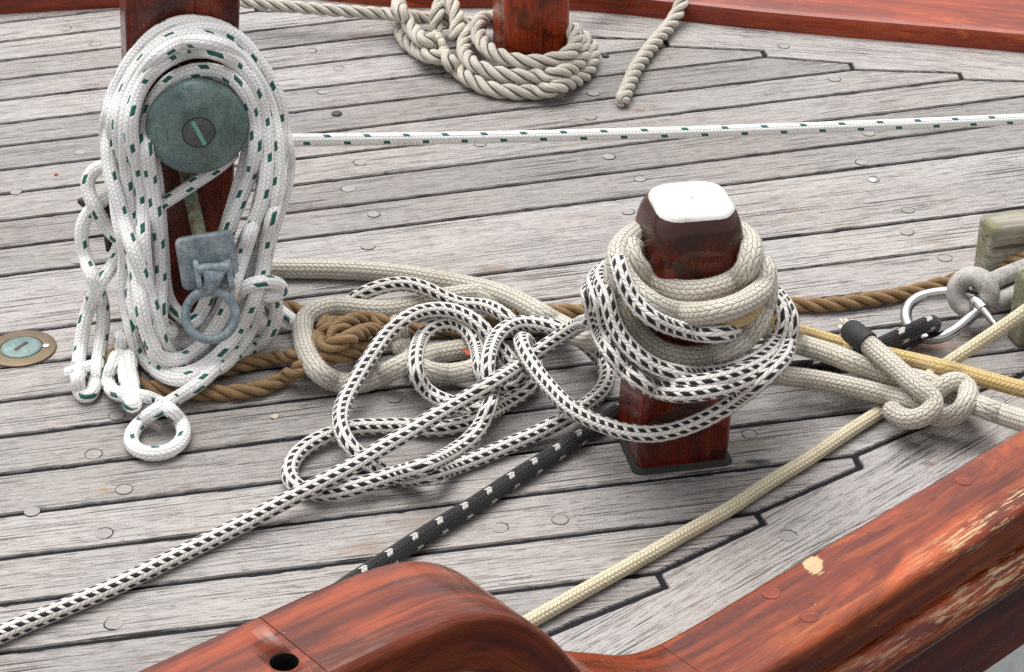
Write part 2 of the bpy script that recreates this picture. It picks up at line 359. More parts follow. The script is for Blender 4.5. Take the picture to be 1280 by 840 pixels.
M['hemp'] = twist('brown_hemp', (.20, .115, .048), (.36, .235, .115), (.045, .025, .012))
M['manila'] = twist('grey_laid_rope', (.46, .415, .34), (.70, .65, .57), (.03, .042, .038), gk=.95)
M['patina'] = m_patina(); M['galv'] = m_galv(); M['rod'] = m_rod(); M['old'] = m_old(); M['leather'] = m_leather(); M['steel'] = m_steel()
M['brass'] = m_plain('dull_brass', (.145, .105, .06), .5, .5, .35, 50)
M['tape'] = m_plain('black_tape', (.014, .014, .015), .7, 0, .3)
M['dark'] = m_plain('dark_iron', (.045, .038, .034), .6, .3, .4)
M['leaf'] = m_plain('rusty_leaf', (.42, .075, .03), .7, 0, .3)
M['chip'] = m_plain('pale_chip', (.5, .42, .32), .8, 0, .3)
M['screw'] = m_plain('slotted_screw', (.10, .115, .105), .5, .5, .5, 240)
M['verdi'] = m_plain('verdigris_slot', (.16, .36, .31), .7, 0, .3, 300)
M['fray'] = m_plain('frayed_cotton', (.68, .63, .54), .9, 0, .15, 200)

# ------------------------------------------------------------------ deck
def offset_poly(P, d):
    """inset a CCW polygon by d (miter)"""
    n = len(P); out = []
    for i in range(n):
        a, b, c = P[i-1], P[i], P[(i+1) % n]
        e1 = unit(b-a); e2 = unit(c-b); n1 = np.array([-e1[1], e1[0]]); n2 = np.array([-e2[1], e2[0]])
        m = n1+n2; k = max(m@n1, .25); out.append(b+m*(d/k))
    return np.array(out)
SEAM = [5, 28, 51, 73.5, 97, 123, 152, 181, 211, 242, 277, 312, 347, 420, 462, 504, 548, 594, 645, 698, 755, 816, 880, 948, 1020, 1096]
TOPN = {5: (60, -2), 28: (190, 6), 51: (322, 14), 73.5: (455, 23), 97: (568, 34), 123: (692, 45), 152: (835, 58), 181: (957, 71), 211: (1067, 87), 242: (1203, 99), 277: (1345, 112), 312: (1500, 125)}
BOTN = {504: ((1620, 300), (1628, 312)), 548: ((1470, 363), (1478, 376)), 594: ((1335, 430), (1343, 442)), 645: ((1193, 500), (1202, 512)), 698: ((1068, 569), (1075, 584)),
        755: ((945, 641), (955, 654)), 816: ((822, 716), (832, 733)), 880: ((673, 798), (683, 815)), 948: ((521, 885), (531, 902)), 1020: ((355, 977), (365, 994)), 1096: ((180, 1075), (190, 1092))}
MIDR = {347: (1750, 125.5), 420: (1750, 200.5), 462: (1750, 241.5)}
def g2(x, y): return at(x, y)[:2]
def left(y): return g2(-520, y+.121*520)
RH = .13                                   # height of the low rail
RI = at(1280, 532, RH); RE = at(855, 785, RH)-RI; RE[2] = 0; RE = unit(RE); RN = V3(RE[1], -RE[0], 0)
if RN[1] > 0: RN = -RN
RW = .092
polys = []
for a, b in zip(SEAM[:-1], SEAM[1:]):
    P = [left(a)]
    if a in TOPN and b in TOPN: P += [g2(*TOPN[a]), g2(TOPN[b][0]-4, TOPN[b][1]-8), g2(*TOPN[b])]
    elif a in TOPN: P += [g2(*TOPN[a]), g2(1750, 130), g2(*MIDR[b])]
    elif b in MIDR: P += [g2(*MIDR[a]), g2(*MIDR[b])]
    elif a in MIDR: P += [g2(*MIDR[a]), g2(*BOTN[b][0])]
    else: P += [g2(*BOTN[a][0]), g2(*BOTN[a][1]), g2(*BOTN[b][0])]
    P.append(left(b)); polys.append((np.array(P), None))
T = []
for y in SEAM:
    if y in TOPN: x, yy = TOPN[y]; T += [g2(x-4, yy-8), g2(x, yy)]
T = [g2(-520, 40)]+T+[g2(1750, 130), g2(1750, 60), g2(1280, 40), g2(700, -14), g2(300, -40), g2(-520, -40)]
polys.append((np.array(T), (g2(1280, 100)-g2(957, 71))))
B = []
for y in SEAM:
    if y in BOTN: B += [g2(*BOTN[y][0]), g2(*BOTN[y][1])]
ends = [RI+RE*1.75, RI-RE*1.1]
B = B+[e[:2] for e in ends]
polys.append((np.array(B), RE[:2]))
dv, df, duv, dmi, dtone = [], [], [], [], []
GAP = .0038
for pi, (P, ax) in enumerate(polys):
    A = sum(P[i-1][0]*P[i][1]-P[i][0]*P[i-1][1] for i in range(len(P)))
    if A < 0: P = P[::-1]
    Q = offset_poly(P, GAP)
    R = []
    for i in range(len(Q)):
        a, b = Q[i], Q[(i+1) % len(Q)]; L = np.linalg.norm(b-a); n = max(1, int(L/.007))
        nn = np.array([-(b-a)[1], (b-a)[0]])/max(L, 1e-9)
        for k in range(n):
            p = a+(b-a)*k/n
            w = mnoise.noise(Vector((p[0]*45, p[1]*45, pi*3.1)))*.0007+mnoise.noise(Vector((p[0]*170, p[1]*170, pi)))*.0005
            if mnoise.noise(Vector((p[0]*26, p[1]*26, pi*1.7+9))) > .42: w += .0014          # chipped arris
            R.append(p+nn*w if 0 < k else p)
    R = np.array(R); n = len(R)
    u = unit(ax) if ax is not None else unit(P[-1]-P[0] if abs((P[-1]-P[0])[0]) > .4 else (P[1]-P[0]))
    if ax is None:
        e = max(((P[(i+1) % len(P)]-P[i]) for i in range(len(P))), key=lambda q: np.linalg.norm(q)); u = unit(e)
    if u[0] < 0: u = -u
    w = np.array([-u[1], u[0]]); ofs = rng.uniform(0, 30, 2); tone = rng.uniform(0, 1)
    if ax is not None: tone = .8
    inner = offset_poly(R, .0009)
    base = len(dv)
    for p in R: dv.append((p[0], p[1], -.0022))
    for p in inner: dv.append((p[0], p[1], -.0003 if 0 else 0.0))
    for p in R: dv.append((p[0], p[1], -.012))
    fs = [tuple(base+n+i for i in range(n))]
    for i in range(n):
        k = (i+1) % n
        fs.append((base+i, base+k, base+n+k, base+n+i)); fs.append((base+2*n+i, base+2*n+k, base+k, base+i))
    for f in fs:
        df.append(f); dmi.append(0)
        for i in f:
            p = np.array(dv[i][:2]); duv.append((p@u+ofs[0], p@w+ofs[1]))
    dtone += [tone]*(3*n)
# caulk sheet under the planks
base = len(dv); zz = -.0026
for p in [g2(-560, -60), g2(1800, -20), g2(1800, 300), (RI-RE*1.15)[:2], (RI+RE*1.8)[:2], g2(-560, 1000)]: dv.append((p[0], p[1], zz)); dtone.append(0)
df.append(tuple(range(base, base+6))[::-1]); dmi.append(1); duv += [(0, 0)]*6
# wood plugs with their dark glue rings
PLUG = [(100, 190), (97, 326), (389, 64), (423, 86), (404, 115), (450, 203), (742, 117), (738, 147), (761, 196), (1077, 203), (1086, 167), (1043, 99), (435, 236), (467, 268), (460, 308), (1135, 263), (1133, 290), (1181, 323),
        (785, 265), (800, 224), (146, 520), (117, 568), (155, 612), (130, 667), (142, 780), (493, 499), (985, 670), (937, 543), (1247, 501), (82, 36), (120, 55), (20, 240), (40, 640), (560, 95), (625, 660), (700, 650), (540, 600), (905, 160), (980, 58), (600, 180), (1205, 416)]
tilt = .25
for (x, y) in PLUG:
    c = g2(x, y); r = .0093*random.uniform(.93, 1.07); z0 = .0006
    q = np.linspace(0, 2*math.pi, 28, endpoint=False); base = len(dv)
    for t in q: dv.append((c[0]+r*math.cos(t), c[1]+r*math.sin(t), z0)); dtone.append(.6)
    df.append(tuple(range(base, base+28))); dmi.append(2); duv += [(0, 0)]*28
    a0 = random.uniform(0, 6.28); full = random.random() < .3; span = 6.283 if full else random.uniform(2.2, 4.6)
    seg = 30; base = len(dv)
    for k in range(seg+1):
        t = a0+span*k/seg; wd = (.0002 if full else .0008*math.sin(math.pi*k/seg)+.0001)*random.uniform(.5, 1.2)
        for rr in (r-.0004, r+wd): dv.append((c[0]+rr*math.cos(t), c[1]+rr*math.sin(t), z0+.0003)); dtone.append(0)
    for k in range(seg):
        f = (base+2*k, base+2*k+1, base+2*k+3, base+2*k+2); df.append(f); dmi.append(1); duv += [(0, 0)]*4
me = mesh('deck', dv, df, duv, False, dmi)
at_ = me.attributes.new('tone', 'FLOAT', 'POINT'); at_.data.foreach_set('value', np.array(dtone, np.float32))
deck = obj('deck', me, [M['deck'], M['caulk'], M['plug']]); tag(deck, 'weathered grey teak deck with black caulked seams and round wood plugs', 'deck', kind='structure')

# ------------------------------------------------------------------ near rail (capping rail with its sheer step)
SZ = [(-1.1, .13), (.30, .13), (.40, .13), (.47, .13), (.509, .1302), (.545, .132), (.575, .138), (.606, .154), (.63, .172), (.659, .187), (.682, .205), (.701, .225), (.719, .249), (.739, .283), (.763, .317), (.794, .350), (.813, .364), (.837, .3745), (.864, .380), (.894, .384), (.967, .388), (1.078, .394), (1.25, .402), (1.75, .42)]
path = spline([(s, 0, z) for s, z in SZ], .006, .022)
def rail_piece(name, s0, s1, parent, profile, useslope=True, zfix=None, mat=None):
    mb = MB(); rows = []; us = []; acc = 0; prev = None
    pp = path if zfix is None else np.stack([np.linspace(s0, s1, 40), np.zeros(40), np.full(40, zfix)], 1)
    T_ = np.gradient(pp, axis=0)
    if zfix is None:
        ins = [np.array([np.interp(e, pp[:, 0], pp[:, k]) for k in range(3)]+[np.interp(e, pp[:, 0], T_[:, k]) for k in range(3)]) for e in (s0, s1)]
        body = [np.concatenate([p, t]) for p, t in zip(pp, T_) if s0+.0015 < p[0] < s1-.0015]
        al = np.array([ins[0]]+body+[ins[1]]); pp, T_ = al[:, :3], al[:, 3:]
    for p, t in zip(pp, T_):
        if not (s0-1e-6 <= p[0] <= s1+1e-6): continue
        t = unit(t); nrm = V3(-t[2], 0, t[0]) if useslope else V3(0, 0, 1)
        if prev is not None: acc += np.linalg.norm(p-prev)
        prev = p; us.append(acc)
        rows.append([RI*V3(1, 1, 0)+RN*tt+RE*(p[0]+nrm[0]*mm)+V3(0, 0, p[2]+nrm[2]*mm) for tt, mm in profile])
    q = np.array(profile); dl = np.concatenate([[0], np.cumsum(np.linalg.norm(np.diff(np.vstack([q, q[:1]]), axis=0), axis=1))])
    # v: distance across from the inner arris so that wear can sit on the outer arris
    k0 = profile.index(max(profile[:len(profile)//2], key=lambda z: -z[0]*0+z[1])) if False else 0
    us = [s0+x for x in us]
    mb.grid(rows, True, True, (us, dl))
    return mb
def rp(w0, w1, m0, m1, r, seg=5):
    """rounded rectangle, from the inner top round to the outer side and back"""
    out = []
    for cx, cy, a0 in ((w0+r, m0-r, math.pi), (w1-r, m0-r, math.pi/2), (w1-r, m1+r, 0), (w0+r, m1+r, -math.pi/2)):
        for k in range(seg+1):
            a = a0-k*math.pi/2/seg; out.append((cx+r*math.cos(a), cy+r*math.sin(a)))
    return out
rail = empty('capping_rail', RI*V3(1, 1, 0), 'thick red brown varnished capping rail rising in a sweeping step along the near deck edge', 'rail')
CAP = rp(0, RW, .0, -.052, .0075)
sj1, sj2 = .545, .967
for (a, b) in ((-1.1, sj1-.0004), (sj1+.0004, sj2-.0004), (sj2+.0004, 1.75)):
    pc = rail_piece('cap', a, b, rail, CAP)
    o = pc.build('cap', [M['rail'], M['caulk']], rail)
    if a > .9:                              # belaying hole through the cap
        P = plane(355, 826, V3(0, 0, .390), V3(0, 0, 1))
        hb = MB(); hb.lathe([(0, -.09), (.0105, -.09), (.0105, .03), (0, .03)], P, V3(0, 0, 1), 36); ho = hb.build('cutter', M['caulk'])
        md = o.modifiers.new('b', 'BOOLEAN'); md.object = ho; md.operation = 'DIFFERENCE'; md.solver = 'EXACT'
        bpy.context.view_layer.update()
        nm = bpy.data.meshes.new_from_object(o.evaluated_get(bpy.context.evaluated_depsgraph_get()))
        o.modifiers.clear(); o.data = nm; bpy.data.objects.remove(ho)
        hl = MB(); hl.lathe([(.0103, -.002), (.0103, -.06), (.0001, -.06)], P, V3(0, 0, 1), 36)
        hl.build('pin_hole_liner', M['caulk'], rail)
for (x, y, zz) in ((1011, 770, .1304), (964, 741, .1304), (1205, 600, .1304)):
    P = plane(x, y, V3(0, 0, zz), V3(0, 0, 1)); mb = MB(); mb.lathe([(.0090, -.002), (.0090, .00012), (.0001, .00014)], P, V3(0, 0, 1), 28); mb.build('rail_plug', M['rail_plug'], rail, smooth=False)
# vertical board under the low cap, rub strake and lower board
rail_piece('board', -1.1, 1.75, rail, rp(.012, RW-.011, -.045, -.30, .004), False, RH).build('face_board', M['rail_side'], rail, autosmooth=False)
bead = [(RW-.013, -.053)]+[(RW-.008+.024*math.sin(a)**.8, -.076+.0215*math.cos(a)) for a in np.linspace(.05, math.pi-.05, 18)]+[(RW-.013, -.098)]
rail_piece('bead', -1.1, 1.75, rail, bead, False, RH).build('rub_strake', M['bead'], rail, autosmooth=False)
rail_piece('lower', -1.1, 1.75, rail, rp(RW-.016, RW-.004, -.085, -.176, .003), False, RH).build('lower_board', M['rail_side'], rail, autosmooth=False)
# white bulwark panel closing the raised part, and the hull side below
bulw = MB(); rows = []
for p in path:
    if p[0] < .58 or p[0] > 1.74: continue
    b0 = RI*V3(1, 1, 0)+RE*p[0]; top = p[2]-.035 if p[0] > .80 else p[2]-.05
    rows.append([b0+RN*.03+V3(0, 0, .075), b0+RN*.03+V3(0, 0, top), b0+RN*.055+V3(0, 0, top), b0+RN*.055+V3(0, 0, .075)])
bulw.grid(rows, True, True); bulw.build('bulwark_panel', M['white'], rail, smooth=False)
hull = rail_piece('hull_side', -1.1, 1.75, None, [(.0, -.172), (.074, -.176), (.10, -.3), (.12, -.6), (.10, -1.3), (.0, -1.3)], False, RH)
hull = hull.build('hull_side', M['white']); tag(hull, 'white painted hull side below the near varnished rail', 'hull')

# ------------------------------------------------------------------ far rails
def far_rail(name, pts, h, w, dirn, label):
    mb = MB(); P = [at(x, y) for x, y in pts]; P = spline(P, .03, .03); rows = []; us = []; acc = 0
    prof = [(0, 0), (0, h-.012), (.004, h-.004), (.014, h), (w-.01, h), (w, h-.01), (w, 0)]
    for i, p in enumerate(P):
        t = unit(P[min(i+1, len(P)-1)]-P[max(i-1, 0)]); n = V3(-t[1], t[0], 0)
        if n[1] < 0: n = -n
        if i: acc += np.linalg.norm(p-P[i-1])
        us.append(acc); rows.append([p+n*a+V3(0, 0, b) for a, b in prof])
    q = np.array(prof); dl = np.concatenate([[0], np.cumsum(np.linalg.norm(np.diff(np.vstack([q, q[:1]]), axis=0), axis=1))])
    mb.grid(rows, True, True, (us, dl)); o = mb.build(name, M['rail_far']); tag(o, label, 'rail'); return o
far_rail('toe_rail', [(292, -12), (412, 1), (490, 9), (600, 10.5), (722, 13), (840, 25), (960, 38), (1120, 52), (1280, 66), (1500, 86), (1750, 110)], .034, .30, 1, 'low red varnished toe rail behind the far post and loose rope end')
far_rail('deck_coaming', [(-520, 70), (-200, 38), (0, 18), (80, 13.5), (160, 9), (240, 4)], .05, .16, 1, 'orange brown varnished coaming across the deck left of the rope draped post')

# ------------------------------------------------------------------ posts
def rsq(c, ux, uy, hw, r, z, n=6, hd=None):
    hd = hd or hw; out = []
    for sx, sy, a0 in ((1, 1, 0), (-1, 1, math.pi/2), (-1, -1, math.pi), (1, -1, 1.5*math.pi)):
        for k in range(n+1):
            a = a0+k*math.pi/2/n; lx = sx*(hw-r)+r*math.cos(a); ly = sy*(hd-r)+r*math.sin(a)
            out.append(V3(c[0], c[1], z)+ux*lx+uy*ly)
    return out
# bollard with the white top
p1, p2 = at(797, 592), at(911, 579); BU = unit(p2-p1); BV = V3(-BU[1], BU[0], 0); BH = np.linalg.norm(p2-p1)/2
BC = (p1+p2)/2+BV*BH
# find the height of the top
def zfor(base, ytarget):
    lo, hi = 0, 1.0
    for _ in range(40):
        m = (lo+hi)/2
        if proj(base+V3(0, 0, m))[1] > ytarget: lo = m
        else: hi = m
    return lo
ZT = zfor(BC, 247)
BL = .030                                  # the bollard leans a little
M['mahog3'] = m_varnish('worn_mahogany', (.035, .006, .0035), (.125, .013, .004), (.28, .032, .008), False, 0, (48, 48, 3.0), dark=.85, head=ZT)
bol = empty('mooring_bollard', BC, 'square dark mahogany bollard with a white painted top, wrapped in ropes', 'bollard')
HK = .985
mb = MB(); prof = [(0, 1.0, .010), (.03, 1.0, .010), (.10, .985, .011), (.17, .95, .013), (.22, .935, .015), (.25, .945, .018), (.275, .968, .022)]+[(ZT-.050*(1-math.sin(a)**1.0), HK-.33*(1-math.cos(a)), .024) for a in np.linspace(.0, math.pi/2, 9)]+[(ZT, .3, .012), (ZT, .02, .0008)]
prof = spline(np.array([(z, k*BH, r) for z, k, r in prof[:-2]]), .003, .004); prof = [(z, k/BH, r) for z, k, r in prof]+[(ZT, .3, .012), (ZT, .02, .0008)]
BCz = lambda z: BC+V3(BL*z, 0, 0)
rows = [rsq(BCz(z), BU, BV, BH*k, r, z) for z, k, r in prof]
mb.grid(rows, True, False, (list(range(len(rows))), np.linspace(0, 1, len(rows[0])+1))); mb.build('bollard_body', M['mahog3'], bol, autosmooth=False)
mb = MB(); rows = []
for i, (k, z) in enumerate([(HK-.33*(1-math.cos(a)), ZT-.050*(1-math.sin(a))+dz) for a, dz in ((1.10, -.0006), (1.15, .0003), (1.25, .0005), (1.45, .0005), (1.57, .0005))]+[(.3, ZT+.0006), (.02, ZT+.0006)]):
    ring = rsq(BCz(z), BU, BV, BH*k, .024, z, 10) if k > .5 else rsq(BCz(z), BU, BV, BH*k, .3*BH*k, z, 10)
    if i < 2: ring = [p+(p-V3(BCz(z)[0], BC[1], p[2]))*(.030*mnoise.noise(Vector((p[0]*70, p[1]*70, 3)))+.022*mnoise.noise(Vector((p[0]*400, p[1]*400, 3)))) for p in ring]
    rows.append(ring)
mb.grid(rows, True); mb.build('painted_top', M['white'], bol, autosmooth=False)
mb = MB(); mb.grid([rsq(BC, BU, BV, BH+.0055, .012, .0005), rsq(BC, BU, BV, BH+.0045, .012, .0022), rsq(BC, BU, BV, BH+.002, .012, .0055), rsq(BC, BU, BV, BH-.004, .01, .0075)], True)
mb.build('base_seal', m_plain('grey_sealant', (.028, .027, .029), .8, 0, .5, 90), bol)
# far post
FC = at(663, 74); FU = unit(V3(1, .24, 0)); FV = V3(-FU[1], FU[0], 0)
fp = empty('far_post', FC, 'red mahogany post near the far rail with grey laid rope coiled round its foot', 'post')
mb = MB(); hw = 43/1000*1.22
rows = [rsq(FC, FU, FV, hw*k, .016, z) for z, k in [(0, 1.0), (.05, 1.0), (.2, 1.03), (.40, 1.03), (.415, 1.0), (.42, .9), (.42, .1)]]
mb.grid(rows, True); mb.build('post_body', M['mahog2'], fp, autosmooth=False)

# left post
LU = unit(V3(1, .235, 0)); LV = V3(-LU[1], LU[0], 0); LN = -LV
LB = at(229, 402)                          # middle of the front face on the deck
LW = .0665; LD = .055
def hp(x, y, d): return plane(x, y, LB+LN*d, LN)
post = empty('rope_post', LB, 'tall square mahogany post carrying a green bronze drum and draped with white rope', 'post')
topx = hp(229, -200, 0)
lean = unit(hp(229, 0, 0)-LB)
mb = MB(); rows = []
Zt = .66
for z, k in [(0, .93), (.2, .95), (.4, 1.0), (Zt-.02, 1.04), (Zt-.005, 1.0), (Zt, .92), (Zt, .05)]:
    c = LB+LV*LD+lean*(z/lean[2]); rows.append(rsq(c, LU, LV, LW*k, .006, z, 4, LD*k))
mb.grid(rows, True); mb.build('post_body', M['mahog'], post, autosmooth=False)
# drum and its domed end cap
DC = hp(248, 163, .10)-LN*.10; DR = 66.5/1.135/1000
dn = unit(LN+V3(0, 0, -.02))
mb = MB(); mb.lathe([(.030, -.01), (.030, .085)], DC, dn, 32); mb.build('drum_shaft', M['dark'], post)
mb = MB(); mb.lathe([(.001, .076), (DR-.003, .076), (DR, .080), (DR+.0008, .088), (DR-.001, .092), (DR-.006, .095), (DR*.6, .1005), (.024, .1025), (.0195, .1015), (.0188, .099), (.001, .099)], DC+LN*.0, dn, 64)
cap = mb.build('drum_cap', M['patina'], post)
mb = MB(); mb.lathe([(.0183, .0985), (.0183, .1018), (.017, .1028), (.001, .1030)], DC, dn, 40); sc = mb.build('screw_head', M['screw'], cap)
a = unit(np.cross(dn, V3(0, 0, 1))); bz = np.cross(a, dn); sd = unit(bz*.93-a*.38 if (bz@V3(0, 0, 1)) > 0 else -bz*.93-a*.38)
if sd[2] < 0: sd = -sd
sdx = unit(np.cross(dn, sd))
# slot runs from upper left to lower right
sd = unit(V3(0, 0, 1)*.93-LU*.36); sdx = unit(np.cross(dn, sd)); o3 = DC+dn*.1031
mb = MB(); q = [o3+sd*.0165+sdx*.0024, o3+sd*.0165-sdx*.0024, o3-sd*.0165-sdx*.0026, o3-sd*.0165+sdx*.0024]
mb.add(q+[p+dn*.0006 for p in q], [(4, 5, 6, 7), (0, 1, 5, 4), (1, 2, 6, 5), (2, 3, 7, 6), (3, 0, 4, 7)]); mb.build('screw_slot', M['verdi'], sc, smooth=False)
# rod, hinged plate and ring
mb = MB(); mb.tube([hp(230, 205, .012), hp(240, 252, .045), hp(252, 305, .118)], [.0085, .0085, .0088], 20); mb.build('bronze_rod', M['rod'], post)
PC = hp(260, 327, .130); pn = unit(LN+V3(0, 0, .10)); pu = unit(np.cross(V3(0, 0, 1), pn)); 
if pu[0] < 0: pu = -pu
pv = np.cross(pn, pu); 
if pv[2] < 0: pv = -pv
pu, pv = unit(pu*.995+pv*.06), unit(pv*.995-pu*.06)
def rrect(c, hw, hh, r, dep):
    out = []
    for sx, sy, a0 in ((1, 1, 0), (-1, 1, math.pi/2), (-1, -1, math.pi), (1, -1, 1.5*math.pi)):
        for k in range(7):
            an = a0+k*math.pi/12; out.append(c+pu*(sx*(hw-r)+r*math.cos(an))+pv*(sy*(hh-r)+r*math.sin(an))+pn*dep)
    return out
W2, H2 = .0345, .0335
mb = MB(); mb.grid([rrect(PC, W2*.02, H2*.02, .0005, -.009), rrect(PC, W2-.001, H2-.001, .008, -.009), rrect(PC, W2, H2, .009, -.0075), rrect(PC, W2, H2, .009, -.0015), rrect(PC, W2-.0015, H2-.0015, .009, 0), rrect(PC, W2-.004, H2-.004, .008, .0006), rrect(PC, W2*.02, H2*.02, .0005, .0006)], True)
pl = mb.build('hinge_plate', M['galv'], post, autosmooth=False)
for px_, w_ in ((246, 0), (286, 1)):
    c = hp(px_, 339, .131); mb = MB(); rows = []
    for t, r in ((-.0035, .9), (-.0028, 1), (.0028, 1), (.0035, .9)):
        rows.append([c+pu*t+pv*(.0185*r*math.sin(a)*1.0-.002)+pn*(.002+.014*r*max(0, math.cos(a))**.6*(1.15-.3*math.sin(a))) for a in np.linspace(-math.pi/2, math.pi/2, 12)])
    mb.grid(rows, False); mb.f.append(tuple(range(12))); mb.mi.append(0); mb.uv += [(0, 0)]*12; mb.f.append(tuple(range(36, 48))[::-1]); mb.mi.append(0); mb.uv += [(0, 0)]*12
    mb.build('hinge_lug', M['galv'], pl)
mb = MB(); mb.tube([hp(247, 338, .140), hp(286, 334, .140)], .0075, 18); mb.build('hinge_pin', M['galv'], pl)
ring = MB(); rc = hp(263, 394, .158); rn = unit(LN+V3(0, 0, .42)); ru = unit(np.cross(V3(0, 0, 1), rn)); rv = np.cross(rn, ru)
if rv[2] < 0: rv = -rv
q = np.linspace(0, 2*math.pi, 49)[:-1]; R0 = .0292
rows = []
for t in q:
    rad = ru*math.cos(t)+rv*math.sin(t); w_ = .0050+.0012*max(0, math.sin(t))**3
    rows.append([rc+rad*(R0+w_*1.08*math.cos(s))+rn*(.0052*math.sin(s)) for s in np.linspace(0, 2*math.pi, 14, endpoint=False)])
rows.append(rows[0]); ring.grid(rows, True)
neck = MB(); neck.tube([hp(266, 340, .141), hp(265.5, 350, .146), rc+rv*(R0-.001)], [.0155, .0105, .0085], 18)
ring.add(neck.v, neck.f); ring.build('hinge_ring', M['galv'], post, autosmooth=False)
# horn of the post's cross pin, left of the post
mb = MB(); mb.tube([hp(190, 268, -.03), hp(150, 262, -.02), hp(120, 255, -.012), hp(103, 252, -.01), hp(97, 251, -.01)], [.011, .010, .008, .0065, .002], 14); mb.build('cross_pin', M['dark'], post)
mb = MB(); mb.tube([hp(142, 250, -.03), hp(139, 280, -.028), hp(136, 300, -.026), hp(134.5, 314, -.026)], [.009, .008, .006, .002], 14); mb.build('pin_tip', M['dark'], post)

# bronze deck fitting at the left
fc = at(27, 437); fit = empty('deck_filler', fc, 'round brass deck plate with a slotted green screw cap let into the planks', 'deck fitting')
mb = MB(); mb.lathe([(.0001, .001), (.043, .001), (.0425, .0025), (.040, .0033), (.0265, .0036), (.0258, .0022), (.0001, .0022)], fc, V3(0, 0, 1), 60); mb.build('filler_rim', M['brass'], fit)
mb = MB(); mb.lathe([(.0250, .0020), (.0250, .0036), (.0238, .0046), (.018, .0050), (.0001, .0052)], fc, V3(0, 0, 1), 48); fcap = mb.build('filler_cap', M['patina'], fit)
mb = MB(); d_ = unit(V3(.5, .86, 0)); n_ = V3(-d_[1], d_[0], 0); q = [fc+d_*.011+n_*.0022, fc-d_*.011+n_*.0022, fc-d_*.011-n_*.0022, fc+d_*.011-n_*.0022]
mb.add([p+V3(0, 0, .0051) for p in q]+[p+V3(0, 0, .0057) for p in q], [(4, 5, 6, 7), (0, 1, 5, 4), (1, 2, 6, 5), (2, 3, 7, 6), (3, 0, 4, 7)]); mb.build('cap_slot', M['dark'], fcap, smooth=False)
mb = MB(); c2 = at(58, 435); mb.lathe([(.0045, .003), (.0045, .0045), (.003, .0052), (.0001, .0053)], c2, V3(0, 0, 1), 20); mb.build('rim_screw', M['steel'], fit)

